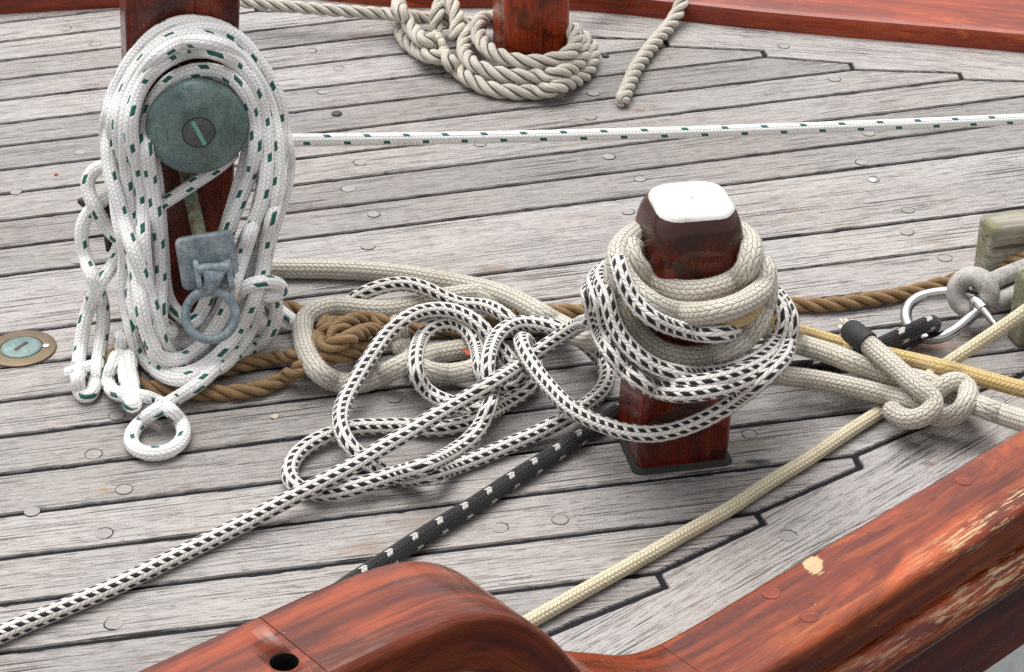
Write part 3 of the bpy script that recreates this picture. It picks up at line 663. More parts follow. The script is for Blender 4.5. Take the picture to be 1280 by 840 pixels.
# ------------------------------------------------------------------ ropes
class RopeSet:
    """traced rope paths; heights are settled so that crossing ropes lie on one another"""
    def __init__(s): s.items = []
    def add(s, key, pts, r, rope_smooth=.006, ds=.0055):
        P = spline(np.array(pts, float), ds, rope_smooth); s.items.append([key, P, r]); return len(s.items)-1
    def settle(s, iters=50, floor=True, lim=.05):
        idx = []; P = []; R = []; arc = []
        for k, (key, p, r) in enumerate(s.items):
            idx += [k]*len(p); P.append(p[:, :3]); R += [r]*len(p); arc += list(np.arange(len(p))*np.linalg.norm(p[1, :3]-p[0, :3]))
        idx = np.array(idx); P = np.vstack(P); R = np.array(R); arc = np.array(arc); n = len(P)
        D = P-C; L = np.linalg.norm(D, axis=1); D /= L[:, None]; t = L.copy(); t0 = L.copy()
        same = (idx[:, None] == idx[None, :]); near = same & (np.abs(arc[:, None]-arc[None, :]) < 5*np.maximum(R[:, None], R[None, :]))
        rs = (R[:, None]+R[None, :])*.96
        cut = t0[:, None]-t0[None, :]
        for it in range(iters):
            Q = C+D*t[:, None]; d2 = ((Q[:, None, :]-Q[None, :, :])**2).sum(2); d = np.sqrt(d2)
            o = np.where(near, 0, np.maximum(0, rs-d)); 
            up = np.where(cut < 0, o, 0).max(1); dn = np.where(cut > 0, o, 0).max(1)     # nearer one moves to the camera
            a = (dn*.5-up*.6)
            for k in range(len(s.items)):
                m = idx == k; v = a[m]
                for _ in range(6): v = np.convolve(np.pad(v, 1, 'edge'), [.25, .5, .25], 'valid')
                a[m] = v*1.25
            t = np.clip(t+a, t0-lim, t0+lim)
            if floor:
                z = C[2]+D[:, 2]*t; tm = (R*1.0+.0005-C[2])/D[:, 2]; t = np.where(z < R+.0005, tm, t)
        Q = C+D*t[:, None]
        for k in range(len(s.items)):
            m = idx == k; q = Q[m]
            for _ in range(3): q[1:-1] = q[1:-1]*.5+(q[:-2]+q[2:])*.25
            s.items[k][1] = np.hstack([q, s.items[k][1][:, 3:]])
    def mesh(s, keys, name, twisted=0, seg=20, ends=True, fuzz=0):
        mb = []; VS = []; FS = []; UV = []
        for key, P, r in s.items:
            if key not in keys: continue
            ds = r*(.16 if twisted else .3); 
            P4 = np.hstack([P[:, :3], (P[:, 3:4] if P.shape[1] > 3 else np.full((len(P), 1), r))])
            X = resample(P4, ds, 0)
            for _ in range(4): X[1:-1] = X[1:-1]*.5+(X[:-2]+X[2:])*.25
            arc = np.concatenate([[0], np.cumsum(np.linalg.norm(np.diff(X[:, :3], axis=0), axis=1))])
            fr = frames(X[:, :3]); n = len(X); sg = 36 if twisted else seg
            q = np.linspace(0, 2*math.pi, sg, endpoint=False); u0 = random.uniform(0, 50)
            NN = np.array([f[0] for f in fr]); BB = np.array([f[1] for f in fr])
            rad = X[:, 3:4]*np.ones((1, sg)); ph = q[None, :]*np.ones((n, 1)); vv = ph/(2*math.pi)
            if twisted:
                tw = (arc/r)[:, None]*twisted; lp = np.mod(q[None, :]-tw, 2*math.pi/3)-math.pi/3
                rad = X[:, 3:4]*(.48*np.cos(lp)+np.sqrt(np.maximum(.2704-(.48*np.sin(lp))**2, .01)))*1.02
            # slight life in the thickness
            rad = rad*(1+.02*np.array([mnoise.noise(Vector((a*60, u0, 0))) for a in arc])[:, None])
            if ends:                      # rounded cut ends
                for e, sgn in ((0, 1), (n-1, -1)):
                    for k in range(min(n//4, int(1/.3)+2)):
                        f = math.sqrt(max(.02, 1-(1-min(1, (k*ds)/(r*.7)))**2)); rad[e+sgn*k] *= max(.25, f)
            W = X[:, None, :3]+NN[:, None, :]*(rad*np.cos(ph))[:, :, None]+BB[:, None, :]*(rad*np.sin(ph))[:, :, None]
            b = sum(len(v) for v in VS); VS.append(W.reshape(-1, 3)); 
            I, J = np.meshgrid(np.arange(n-1), np.arange(sg), indexing='ij'); J2 = (J+1) % sg
            F = np.stack([I*sg+J, I*sg+J2, (I+1)*sg+J2, (I+1)*sg+J], 2).reshape(-1, 4)+b; FS.append(F)
            uu = u0+arc/r
            def vcoord(I, J): 
                v = J/sg
                return v
            def pack(I, J):
                v = J/sg
                if twisted: v = v-(arc/r)[I]*twisted/(2*math.pi)+40
                return np.stack([uu[I], v], 2)
            uv = np.stack([pack(I, J), pack(I, J+1), pack(I+1, J+1), pack(I+1, J)], 2).reshape(-1, 2)
            UV.append(uv)
            if fuzz:
                L = arc[-1]; nf = int(L*fuzz); ii = rng.integers(2, n-2, nf); jj = rng.integers(0, sg, nf)
                p = W[ii, jj]; nr = p-X[ii, :3]; nr /= np.linalg.norm(nr, axis=1)[:, None]
                tg = X[ii+1, :3]-X[ii-1, :3]; tg /= np.linalg.norm(tg, axis=1)[:, None]; sd2 = np.cross(nr, tg)
                ln = rng.uniform(.0012, .0042, nf)[:, None]; dr = nr*rng.uniform(.25, .8, nf)[:, None]+tg*rng.normal(0, .6, nf)[:, None]+sd2*rng.normal(0, .5, nf)[:, None]
                wv = (tg*rng.normal(0, 1, nf)[:, None]+sd2*rng.normal(0, 1, nf)[:, None]); wv /= np.linalg.norm(wv, axis=1)[:, None]
                T3 = np.stack([p-wv*.00016-nr*.0002, p+wv*.00016-nr*.0002, p+dr*ln], 1).reshape(-1, 3)
                bb = sum(len(v) for v in VS); VS.append(T3); FS.append(np.arange(3*nf).reshape(-1, 3)+bb)
                vq = jj/sg-((arc/r)[ii]*twisted/(2*math.pi)-40 if twisted else 0)
                UV.append(np.repeat(np.stack([uu[ii], vq], 1), 3, axis=0))
            for e, rev in ((0, True), (n-1, False)):
                cpt = X[e, :3]; bb = sum(len(v) for v in VS); VS.append(cpt[None, :]); 
                for j in range(sg):
                    tri = (b+e*sg+j, b+e*sg+(j+1) % sg, bb); FS.append(np.array([tri[::-1] if rev else tri])); UV.append(np.array([[u0, j/sg]]*3))
        vs = np.vstack(VS); me = bpy.data.meshes.new(name); fs = []
        quads = [f for F in FS for f in F.tolist()]
        me.from_pydata(vs.tolist(), [], quads)
        l = me.uv_layers.new(name='UVMap'); l.data.foreach_set('uv', np.vstack(UV).astype(np.float32).ravel())
        me.polygons.foreach_set('use_smooth', [True]*len(me.polygons)); me.update(); return me

def px(*pts): return [at(x, y, h/1000) for x, y, h in pts]
# points on an upright cylinder round the bollard (front side)
WC = BC+V3(.010, 0, 0)
def cyl(x, y, R):
    d = unit(ray(x, y)); o = C-WC; a = d[0]**2+d[1]**2; b = o[0]*d[0]+o[1]*d[1]; c = o[0]**2+o[1]**2-R*R; q = b*b-a*c
    t = (-b-math.sqrt(max(q, 0)))/a; return C+d*t
def ang(P): return math.atan2(P[0]-WC[0], -(P[1]-WC[1]))     # 0 = camera side, + = right
def back(P, Q, R0, R1, n=5, dip=0, zd=0):
    """way round behind the post from P (left) to Q (right)"""
    a, b = ang(P), ang(Q); a -= 0 ; 
    if a > 0: a -= 2*math.pi
    b -= 2*math.pi
    if b > a: b -= 2*math.pi
    out = []
    for k in range(1, n+1):
        f = k/(n+1); t = a+(b-a)*f; R = R0+(R1-R0)*f-dip*math.sin(math.pi*f)
        out.append(V3(WC[0]+R*math.sin(t), WC[1]-R*math.cos(t), P[2]+(Q[2]-P[2])*f-zd*math.sin(math.pi*f)))
    return out
def ringp(pts, R): return [cyl(x, y, R) for x, y in pts]

RS = RopeSet(); rbw = .0096
S1 = px((-90, 836, 10), (0, 793, 10), (75, 762, 10), (150, 730, 10), (232, 690, 10), (317, 648, 14), (355, 627, 22), (395, 607, 30), (445, 580, 36), (475, 561, 36), (510, 541, 40), (545, 519, 42), (585, 497, 44), (615, 479, 48), (646, 459, 46), (668, 443, 46), (700, 421, 66), (724, 406, 95))
ra = ringp([(982, 398), (972, 424), (952, 446), (925, 460), (895, 466), (860, 468), (830, 463), (800, 447), (780, 427), (766, 402), (760, 374)], .098)
rb = ringp([(986, 402), (976, 430), (955, 452), (920, 468), (880, 478), (845, 480), (815, 474), (790, 458), (768, 436), (755, 408), (750, 378)], .104)
rc_ = ringp([(990, 404), (981, 432), (960, 458), (920, 480), (880, 490), (850, 493), (820, 488), (795, 474), (770, 450), (750, 420), (742, 387)], .110)
s1e = cyl(741, 396, .107)
PB = S1+[s1e]+back(s1e, ra[0], .106, .098)+ra+back(ra[-1], rb[0], .098, .104)+rb+back(rb[-1], rc_[0], .104, .110)+rc_
Fp = px((962, 466, 150), (932, 492, 128), (900, 514, 104), (865, 531, 82), (827, 542, 68), (795, 542, 62), (765, 535, 56), (737, 524, 54), (712, 510, 54), (694, 492, 54), (677, 473, 56), (662, 452, 60), (653, 434, 60), (652, 424, 50), (659, 426, 36), (667, 443, 22), (669, 465, 14), (664, 482, 12))
fr0 = cyl(984, 436, .115)
PB += back(rc_[-1], fr0, .110, .115)+[fr0]+Fp
PB += px((640, 500, 11), (612, 515, 11), (583, 530, 12), (536, 537, 12), (509, 532, 12), (477, 533, 12), (440, 534, 14), (405, 546, 14), (377, 562, 12), (362, 583, 11), (364, 603, 11), (380, 614, 11), (410, 616, 14), (450, 607, 20), (497, 592, 22), (536, 581, 20), (560, 569, 22), (591, 546, 24), (610, 512, 24), (614, 488, 24), (608, 466, 30), (610, 444, 40), (620, 421, 46), (635, 408, 46), (655, 403, 44), (682, 406, 34), (706, 414, 24), (733, 430, 16), (751, 450, 12), (758, 470, 11), (751, 490, 13), (733, 506, 18), (705, 524, 22), (674, 540, 14), (631, 559, 11), (576, 581, 10.5), (536, 594, 10.5), (509, 600, 10.5), (487, 595, 10), (469, 584, 10), (453, 572, 14), (438, 560, 24), (427, 540, 32), (427, 510, 32), (443, 478, 36), (464, 444, 44), (489, 412, 50), (517, 392, 54), (548, 386, 56), (576, 391, 54), (598, 404, 46), (613, 421, 32), (626, 436, 26), (641, 453, 24), (652, 470, 14), (640, 486, 12), (615, 482, 14), (602, 466, 18), (598, 444, 22), (592, 424, 28), (576, 407, 34), (554, 403, 36), (531, 416, 32), (519, 444, 28), (521, 471, 24), (538, 493, 20), (566, 505, 18), (590, 511, 14), (612, 512, 11))
RS.add('bw', PB, rbw)
RS.add('bw', px((436, 379, 16), (448, 370, 30), (470, 360, 42), (505, 354, 46), (536, 362, 44), (560, 375, 36), (580, 382, 32), (597, 381, 36), (615, 385, 36), (634, 396, 30), (646, 408, 22), (652, 420, 14)), rbw)
RS.add('bw', [cyl(778, 304, .062), cyl(773, 318, .072), cyl(773, 331, .088)]+ringp([(779, 352), (791, 376), (814, 398), (850, 412)], .093)+[cyl(880, 418, .090), cyl(900, 418, .087), cyl(916, 414, .075), cyl(929, 408, .064), cyl(940, 398, .058)], rbw)
rbe = .0128
r3 = ringp([(960, 356), (954, 384), (944, 408), (925, 430), (898, 443), (862, 448), (826, 441), (800, 421), (782, 394), (772, 362), (768, 337)], .083)
r2 = ringp([(959, 338), (957, 354), (938, 374), (905, 388), (866, 393), (830, 388), (800, 370), (778, 346), (770, 322)], .083)
r1 = ringp([(941, 308), (938, 326), (929, 343), (912, 355), (890, 362), (862, 366), (830, 360), (804, 343), (788, 324), (784, 306)], .066)
B1 = px((270, 334, 13), (342, 336, 13), (420, 337, 13), (495, 342, 13), (545, 350, 14), (590, 358, 16), (625, 367, 20), (655, 380, 24), (685, 397, 24), (712, 412, 20), (745, 424, 40))
e1 = cyl(771, 402, .083)
out1 = px((990, 428, 50), (1035, 441, 42), (1072, 455, 40), (1107, 468, 40), (1145, 474, 40), (1178, 486, 36), (1200, 498, 30), (1225, 508, 32), (1250, 517, 40), (1285, 528, 60), (1400, 560, 150), (1520, 610, 150), (1640, 700, 90))
lr = cyl(958, 408, .083)
RS.add('beige', B1+[e1]+back(e1, r3[0], .083, .083)+r3+back(r3[-1], r2[0], .083, .083, 5, .008, .03)+r2+back(r2[-1], r1[0], .077, .066, 5, .012, .0)+r1+back(r1[-1], lr, .064, .080, 5, .012, .03)+[lr]+out1, rbe)
B2 = px((497, 404, 15), (499, 424, 14), (509, 446, 13.5), (529, 463, 13), (560, 468, 13), (596, 461, 13), (613, 448, 13), (600, 435, 13), (575, 437, 13), (540, 443, 16), (509, 453, 20), (474, 471, 15), (446, 480, 13), (422, 478, 13), (399, 466, 13), (385, 444, 15), (379, 420, 20), (381, 398, 22), (399, 385, 24), (430, 384, 24), (466, 388, 22), (497, 386, 20), (529, 378, 18), (570, 369, 15), (600, 367, 13.5), (625, 375, 13), (650, 388, 13), (680, 404, 13), (710, 416, 15), (735, 424, 30), (754, 424, 62))
leg2 = px((940, 446, 110), (960, 462, 70), (980, 470, 46), (1000, 472, 38), (1022, 475, 34), (1072, 485, 32), (1120, 497, 32), (1148, 504, 36), (1160, 515, 30), (1170, 524, 26), (1188, 523, 26), (1205, 510, 32), (1213, 491, 42), (1206, 477, 50), (1190, 475, 52), (1174, 485, 44), (1160, 500, 28), (1146, 512, 22))
bk = [V3(.09, -.15, .03), V3(.18, -.13, .03), V3(.27, -.17, .04)]
RS.add('beige', B2, rbe); RS.add('beige', leg2, .0118)
tail = px((1112, 510, 22), (1122, 520, 30), (1140, 526, 36), (1160, 519, 44), (1171, 505, 50), (1166, 494, 54), (1154, 491, 56), (1142, 480, 60), (1127, 466, 64), (1112, 453, 66), (1098, 441, 66), (1084, 429, 64), (1072, 420, 63), (1066, 415, 62))
RS.add('beige', tail, .0118)
rh = .0098
kn = []
hem = px((1400, 294, 110), (1330, 311, 90), (1280, 324, 72), (1247, 333, 54), (1210, 345, 30), (1172, 356, 14), (1130, 367, 10), (1080, 375, 10), (1035, 381, 10), (972, 381, 10), (930, 386, 10), (890, 390, 12)) + px((840, 392, 11), (795, 391, 10)) + \
    px((760, 388, 10), (729, 389, 10), (682, 390, 10), (640, 396, 10), (600, 408, 10), (560, 412, 10), (517, 412, 10), (490, 408, 14), (470, 399, 26), (450, 398, 34), (428, 406, 36), (412, 420, 30), (424, 434, 22), (445, 437, 18), (452, 424, 14), (440, 408, 10), (420, 402, 10), (402, 412, 14), (398, 428, 22), (412, 434, 30), (432, 424, 40), (452, 415, 40), (470, 412, 30), (478, 424, 18), (462, 436, 14), (435, 443, 14), (405, 449, 14), (382, 457, 10), (357, 471, 10), (335, 483, 10), (300, 490, 10), (250, 491, 10), (212, 489, 10), (175, 481, 10), (150, 470, 10), (140, 452, 10), (150, 438, 12), (185, 440, 14), (220, 455, 12), (255, 466, 10), (287, 460, 10), (320, 452, 10), (345, 447, 10), (374, 443, 10), (396, 436, 10), (410, 428, 10))
RS.add('hemp', hem, rh)
RS.add('hemp', px((330, 380, 10), (358, 384, 10), (382, 391, 10), (402, 400, 11), (420, 410, 12)), rh)
RS.add('black', px((360, 782, 11), (440, 728, 11), (495, 692, 11), (545, 660, 11), (595, 630, 11), (640, 600, 11), (690, 569, 11), (727, 545, 11), (760, 522, 11), (800, 500, 11), (850, 482, 11), (905, 470, 11), (955, 464, 12), (990, 461, 12), (1040, 457, 14), (1070, 447, 18), (1093, 435, 26), (1130, 418, 38), (1152, 408, 44), (1166, 402, 40), (1169, 407, 28), (1150, 419, 16), (1120, 434, 12), (1095, 445, 12)), .0101)
RS.add('yellow', px((1420, 523, 60), (1340, 502, 50), (1280, 487, 42), (1210, 468, 34), (1160, 455, 30), (1120, 446, 28), (1070, 435, 26), (1035, 426, 28), (1005, 417, 40)) + [cyl(963, 402, .086)] + [V3(BC[0]+.085*math.sin(t), BC[1]-.085*math.cos(t), .165+.02*k) for k, t in enumerate((2.2, 3.14, 4.1))] + ringp([(792, 380), (815, 396), (850, 404), (890, 405), (930, 396), (948, 376)], .074), .0100)
cream = px((1420, 283, 190), (1340, 344, 120), (1280, 390, 80), (1230, 424, 50), (1185, 454, 28), (1110, 508, 11), (1060, 540, 9), (1010, 574, 9), (960, 604, 9), (915, 634, 9), (865, 662, 9), (790, 705, 9), (715, 747, 9), (667, 774, 9), (610, 806, 9))
RS.add('cream', cream, .0082)
RS.settle(60)
def rope_obj(rs, keys, name, mat, label, twisted=0, fuzz=2500):
    me = rs.mesh(keys, name, twisted, fuzz=fuzz); o = obj(name, me, mat); tag(o, label, 'rope'); return o
rope_obj(RS, ['bw'], 'braided_rope', M['bw'], 'black and white checked braided rope piled in loops and wrapped round the white topped bollard')
beige = rope_obj(RS, ['beige'], 'braided_rope', M['beige'], 'thick beige braided rope wound round the white topped bollard and knotted beside the near rail', fuzz=9000)
rope_obj(RS, ['hemp'], 'hemp_rope', M['hemp'], 'brown hemp rope lying on the deck with a knot behind the checked rope pile', .84, 9000)
rope_obj(RS, ['black'], 'braided_rope', M['black'], 'black braided rope with small white ticks running under the rope pile to the steel shackle')
rope_obj(RS, ['yellow'], 'braided_rope', M['yellow'], 'straw yellow braided rope passing behind the beige knot')
rope_obj(RS, ['cream'], 'braided_rope', M['cream'], 'thin cream braided rope stretched diagonally across the deck to the near rail')
# whipping tape and frayed end on the beige rope
tp = RS.items[[i for i, it in enumerate(RS.items) if it[0] == 'beige'][3]][1]
e0 = tp[-1, :3]; td = unit(tp[-1, :3]-tp[-6, :3])
mb = MB(); mb.tube([tp[-7, :3], tp[-5, :3], tp[-3, :3], tp[-1, :3], e0+td*.005], [.0146, .0148, .0148, .0147, .0138], 22); mb.build('tape_whipping', M['tape'], beige)
mb = MB()
for k in range(46):
    a = unit(np.cross(td, rng.normal(size=3))); b = a*rng.uniform(0, .0085); L = rng.uniform(.008, .017)
    p0 = e0+td*.004+b; p1_ = p0+td*L*.6+a*.0015; p2_ = p0+td*L+a*rng.uniform(.001, .006)+rng.normal(size=3)*.0015
    mb.tube([p0, p1_, p2_], [.0024, .0022, .0012], 6)
mb.build('frayed_end', M['fray'], beige)

# white rope with green flecks: coil on the drum
GS = RopeSet(); rg = .0086
def hang(x, y, d, zmin=None):
    zmin = rg+.0005 if zmin is None else zmin
    dd = d+.055*min(1, max(0, (y-180)/230))
    P = hp(x, y, dd)
    if P[2] < zmin: P = at(x, y, zmin)
    return P
def loosen(pts, seed, amp):
    out = []
    for k, (x, y, *rest) in enumerate(pts):
        f = amp*min(1.3, .35+max(0, (y-60)/260)); q = Vector((k*.42, seed*7.3, 0))
        out.append((x+f*mnoise.noise(q), y+f*.8*mnoise.noise(q+Vector((0, 0, 5))), *rest))
    return out
def hg(d, *pts, z=None): return [hang(x, y, d+(q[0] if q else 0), z) for x, y, *q in pts]
L1 = [(204, 440), (190, 420), (180, 388), (172, 352), (165, 315), (153, 275), (142, 240), (134, 205), (132, 170), (134, 140), (143, 110), (162, 76), (192, 45), (216, 32), (241, 27), (272, 32), (304, 52), (330, 88), (347, 130), (357, 170), (357, 210), (350, 255), (340, 300), (331, 345), (318, 385), (299, 422), (272, 452), (243, 473), (220, 480), (195, 468), (177, 440), (166, 405)]
L2 = [(196, 430), (178, 405), (168, 375), (170, 340), (170, 300), (163, 255), (155, 210), (150, 165), (153, 130), (168, 96), (195, 62), (218, 48), (244, 43), (272, 49), (300, 68), (322, 100), (336, 138), (343, 175), (343, 215), (335, 262), (325, 310), (312, 355), (296, 395), (272, 430), (246, 452), (224, 457), (206, 440), (196, 405)]
L3 = [(222, 420), (205, 405), (193, 375), (187, 335), (181, 290), (174, 245), (167, 200), (165, 163), (170, 130), (184, 100), (208, 76), (245, 62), (276, 68), (300, 86), (318, 112), (329, 145), (332, 180), (328, 215), (318, 260), (306, 305), (292, 350), (276, 390), (254, 421), (232, 434), (214, 428), (201, 400)]
L4 = [(196, 340), (194, 300), (191, 260), (187, 220), (181, 180), (182, 150), (194, 120), (216, 97), (250, 86), (284, 93), (305, 114), (317, 145), (318, 178), (311, 215), (299, 250), (287, 290), (276, 330), (264, 365), (246, 396), (232, 402, -.02), (220, 398, -.05)]
L5 = [(246, 404), (230, 398), (214, 384), (206, 362), (204, 330), (201, 290), (198, 250), (194, 215), (187, 180), (189, 150), (202, 122), (224, 104), (252, 96), (280, 102), (300, 122), (311, 150), (312, 180), (304, 215), (292, 255), (280, 295), (268, 335), (250, 372)]
L6 = [(157, 360), (158, 320), (150, 280), (143, 235), (141, 190), (141, 150), (150, 116), (170, 82), (200, 52), (243, 35), (285, 42), (317, 72), (340, 112), (352, 150), (354, 195), (347, 240), (337, 285), (327, 330), (318, 372), (306, 400), (285, 440), (255, 458)]
L7 = [(200, 425), (184, 395), (176, 350), (174, 300), (168, 250), (160, 205), (157, 165), (161, 125), (178, 90), (205, 62), (243, 50), (278, 58), (306, 80), (326, 112), (340, 150), (349, 190), (347, 235), (338, 280), (328, 325), (322, 365), (314, 405), (296, 436), (268, 462), (238, 466), (212, 456), (196, 440)]
GS.add('g', hg(.052, *loosen(L7, 6, 12)), rg, .007)
GS.add('g', hg(.080, (330, 190, -.06), (329, 225, -.05), (322, 262, -.035), (312, 295, -.015), (302, 326), (294, 352), (283, 385), (262, 420), (234, 446), (207, 451), (189, 430), (179, 395), (172, 352, -.02), (165, 318, -.045), (158, 280, -.06)), rg, .006)
GS.add('g', hg(.070, (345, 130, -.055), (351, 165, -.052), (352, 200, -.045), (348, 235, -.03), (342, 265, -.015), (334, 296), (327, 345), (308, 398), (281, 436), (250, 461), (224, 469), (204, 461), (192, 440), (184, 405, -.03), (178, 375, -.05)), rg, .006)
GS.add('g', hg(.066, (172, 72, -.055), (152, 105, -.052), (140, 145, -.045), (135, 185, -.03), (138, 220, -.01), (147, 250), (158, 288), (173, 330), (188, 370), (197, 405), (208, 438), (222, 452)), rg, .006)
LB_ = [(182, 352), (170, 400), (178, 432)]
tailg = [(285, 446), (262, 468), (243, 484), (222, 497), (209, 505), (192, 515), (176, 527), (165, 541), (164, 555), (174, 565), (192, 568), (213, 564), (227, 552), (230, 537), (221, 520), (205, 507), (190, 499), (173, 494), (155, 495), (140, 489), (135, 477), (139, 462), (146, 445)]
GS.add('g', hg(.024, *loosen(L1, 1, 9))+hg(.03, *loosen(L6, 2, 12)), rg, .007)
GS.add('g', hg(.040, *loosen(L2, 3, 14))+hg(.055, *loosen(L3, 4, 13))+hg(.068, *loosen(L4, 5, 6)), rg, .007)
GS.add('g', hg(.050, *L5), rg, .007)
GS.add('g', hg(.055, (192, 262), (203, 255), (218, 246), (240, 231), (262, 217), (280, 204), (296, 188)), .0076, .004)
sm = hg(.05, (335, 350), (345, 375), (344, 400), (337, 420), (320, 435))+hg(.03, *tailg[:5], z=.0105)+hg(.03, *tailg[5:], z=.0105)
tl = [at(x, y, h/1000) for x, y, h in []]
GS.add('g', sm, rg, .005)
GS.add('g', hg(.075, (292, 372), (308, 357), (326, 352), (342, 352), (354, 357), (356, 366), (346, 371), (336, 369))+px((340, 380, 26), (350, 389, 22), (362, 398, 18), (376, 409, 14)), rg, .004)
GS.add('g', hg(-.01, (150, 300), (141, 293), (130, 280), (121, 264), (112, 246), (108, 228), (114, 214), (128, 206), (142, 212)), rg, .005)
GS.add('g', hg(-.012, (150, 236), (134, 246), (122, 254), (107, 270), (101, 290), (105, 318), (114, 343), (123, 362), (129, 385), (128, 415), (122, 455), (118, 484), (110, 499), (101, 494), (97, 474), (100, 440), (105, 405), (113, 378), (124, 356), (137, 337), (150, 318), (158, 300)), rg, .004)
GS.add('g', hg(.02, (152, 415), (152, 440), (156, 465), (160, 490), (164, 510), (168, 512), (168, 495), (164, 470), (162, 440)), rg, .003)
GS.add('g', hg(.0, (116, 458), (106, 462), (94, 465), (80, 469)), rg*1.05, .002)
GS.settle(50, True, .04)
rope_obj(GS, ['g'], 'rope_coil', M['green'], 'white rope with green flecks coiled in hanging loops over the green bronze drum')
TS = RopeSet(); ta = hp(322, 176, .0); 
TS.add('t', [ta, at(640, 171, .16), at(960, 162, .12), at(1280, 149, .085), at(1600, 133, .04)], .0080, 0)
rope_obj(TS, ['t'], 'taut_rope', M['green_taut'], 'thin white rope with green flecks stretched tight across the deck from the draped post')

# grey laid rope round the far post
FS_ = RopeSet(); rf = .0125
def fz(*pts): return [at(x, y, h/1000) for x, y, h in pts]
line = fz((200, -8, 60), (320, 4, 50), (382, 10, 44), (445, 15, 40), (490, 18, 36), (527, 22, 32), (557, 25, 28), (590, 29, 20), (606, 38, 14))
FS_.add('f', np.hstack([np.array(line), np.linspace(.0098, .0118, len(line))[:, None]]), .0105)
r3f = fz((566, 52, 20), (572, 38, 36), (570, 18, 50), (562, 2, 58), (553, 0, 54), (548, 12, 44), (544, 30, 30), (545, 46, 22), (552, 64, 16), (567, 83, 13), (590, 101, 13), (615, 112, 13), (640, 115, 13), (670, 115, 13), (702, 107, 13), (728, 95, 13), (740, 76, 14), (739, 58, 18), (728, 46, 26), (700, 30, 30), (650, 20, 30), (600, 30, 30), (584, 46, 30), (580, 64, 30), (588, 78, 30), (610, 89, 30), (640, 95, 30), (670, 96, 30), (700, 92, 30), (720, 81, 32), (729, 64, 38), (722, 48, 44), (690, 32, 46), (640, 24, 46), (605, 22, 46), (597, 38, 48), (604, 56, 48), (622, 69, 48), (645, 76, 48), (668, 78, 48), (692, 75, 48), (713, 66, 50), (720, 52, 54), (712, 34, 60), (680, 20, 60))
FS_.add('f', r3f, rf)
FS_.add('f', fz((505, -14, 50), (498, 4, 48), (506, 22, 46), (518, 40, 40), (530, 52, 34), (540, 50, 20)), rf)
FS_.add('f', fz((496, 10, 18), (500, 32, 16), (508, 52, 14), (524, 64, 13), (546, 73, 13), (562, 70, 13)), rf)
FS_.settle(50, True, .04)
rope_obj(FS_, ['f'], 'laid_rope', M['manila'], 'grey three strand rope coiled and knotted round the foot of the far post', .92, 5000)
TS2 = RopeSet(); TS2.add('e', fz((720, -10, 60), (780, -24, 55), (830, -24, 50), (853, -6, 40), (851, 6, 30), (840, 27, 16), (815, 57, 13), (797, 82, 12.5), (783, 112, 12.5), (777, 128, 12.5)), .0118)
rope_obj(TS2, ['e'], 'rope_end', M['manila'], 'loose cut end of grey laid rope lying on the deck right of the far post', .95)

# ------------------------------------------------------------------ shackle, served eye, wooden block
sh = empty('shackle', at(1170, 410), 'shiny stainless steel bow shackle joining the black rope to the grey served eye', 'shackle')
bow = px((1226, 386, 42), (1217, 393, 40), (1207, 402, 36), (1194, 413, 30), (1176, 422, 22), (1157, 423, 17), (1142, 415, 16), (1133, 400, 20), (1134, 385, 27), (1146, 373, 34), (1166, 367, 40), (1188, 365, 44), (1206, 367, 46), (1220, 372, 46))
mb = MB(); mb.tube(spline(bow, .002, .005), .0072, 20); mb.build('shackle_bow', M['steel'], sh)
mb = MB(); mb.lathe([(.001, -.012), (.0075, -.012), (.0092, -.009), (.0096, 0), (.0092, .008), (.0065, .0105), (.001, .011)], at(1224, 382, .047), unit(V3(.35, -.7, -.25)), 28); mb.build('pin_boss', M['steel'], sh)
q0 = at(1226, 384, .048); mb = MB(); mb.tube([q0, q0+unit(V3(.45, -.75, -.35))*.03], [.0052, .0045], 16); mb.build('shackle_pin', M['steel'], sh)
ey = empty('served_eye', at(1217, 385), 'grey leather covered rope eye between the steel shackle and the mossy wooden block', 'rope eye')
ec = at(1216, 366, .050); en = unit(V3(-.45, -.80, .30)); eu = unit(np.cross(V3(0, 0, 1), en)); ev = np.cross(en, eu)
mb = MB(); rows = []
for t in np.linspace(0, 2*math.pi, 49):
    rad = eu*math.cos(t)+ev*math.sin(t); k = 1+.05*mnoise.noise(Vector((math.cos(t)*2, math.sin(t)*2, 4)))
    rows.append([ec+rad*(.0205+.0125*k*math.cos(s))+en*(.0200*math.sin(s)) for s in np.linspace(0, 2*math.pi, 18, endpoint=False)])
rows[-1] = rows[0]; mb.grid(rows, True); mb.build('leather_ring', M['leather'], ey, autosmooth=False)
ES = RopeSet(); ES.add('a', px((1232, 356, 56), (1250, 347, 60), (1280, 335, 66), (1320, 322, 70), (1380, 306, 74)), .0115); ES.add('a', px((1236, 380, 36), (1255, 373, 40), (1280, 362, 46), (1320, 346, 52), (1380, 326, 60)), .0115)
me = ES.mesh(['a'], 'eye_leg'); obj('eye_leg', me, M['leather'], ey)
blk = empty('pulley_block', at(1290, 405), 'weathered mossy wooden block with two rounded cheeks at the right edge of the deck', 'pulley block')
def cheek(p, L, dep, H, z0=.0):
    bm = bmesh.new(); u = unit(V3(1, .25, 0)); v = V3(-u[1], u[0], 0)
    bmesh.ops.create_cube(bm, size=1.0)
    for w in bm.verts:
        x, y, z = w.co; P = p+u*(x+.5)*L+v*(y+.5)*dep+V3(0, 0, z0+(z+.5)*H); w.co = P
    bmesh.ops.bevel(bm, geom=list(bm.edges), offset=min(dep, H)*.24, segments=5, affect='EDGES', profile=.6)
    me = bpy.data.meshes.new('cheek'); bm.to_mesh(me); bm.free()
    for f in me.polygons: f.use_smooth = True
    return obj('cheek', me, M['old'], blk)
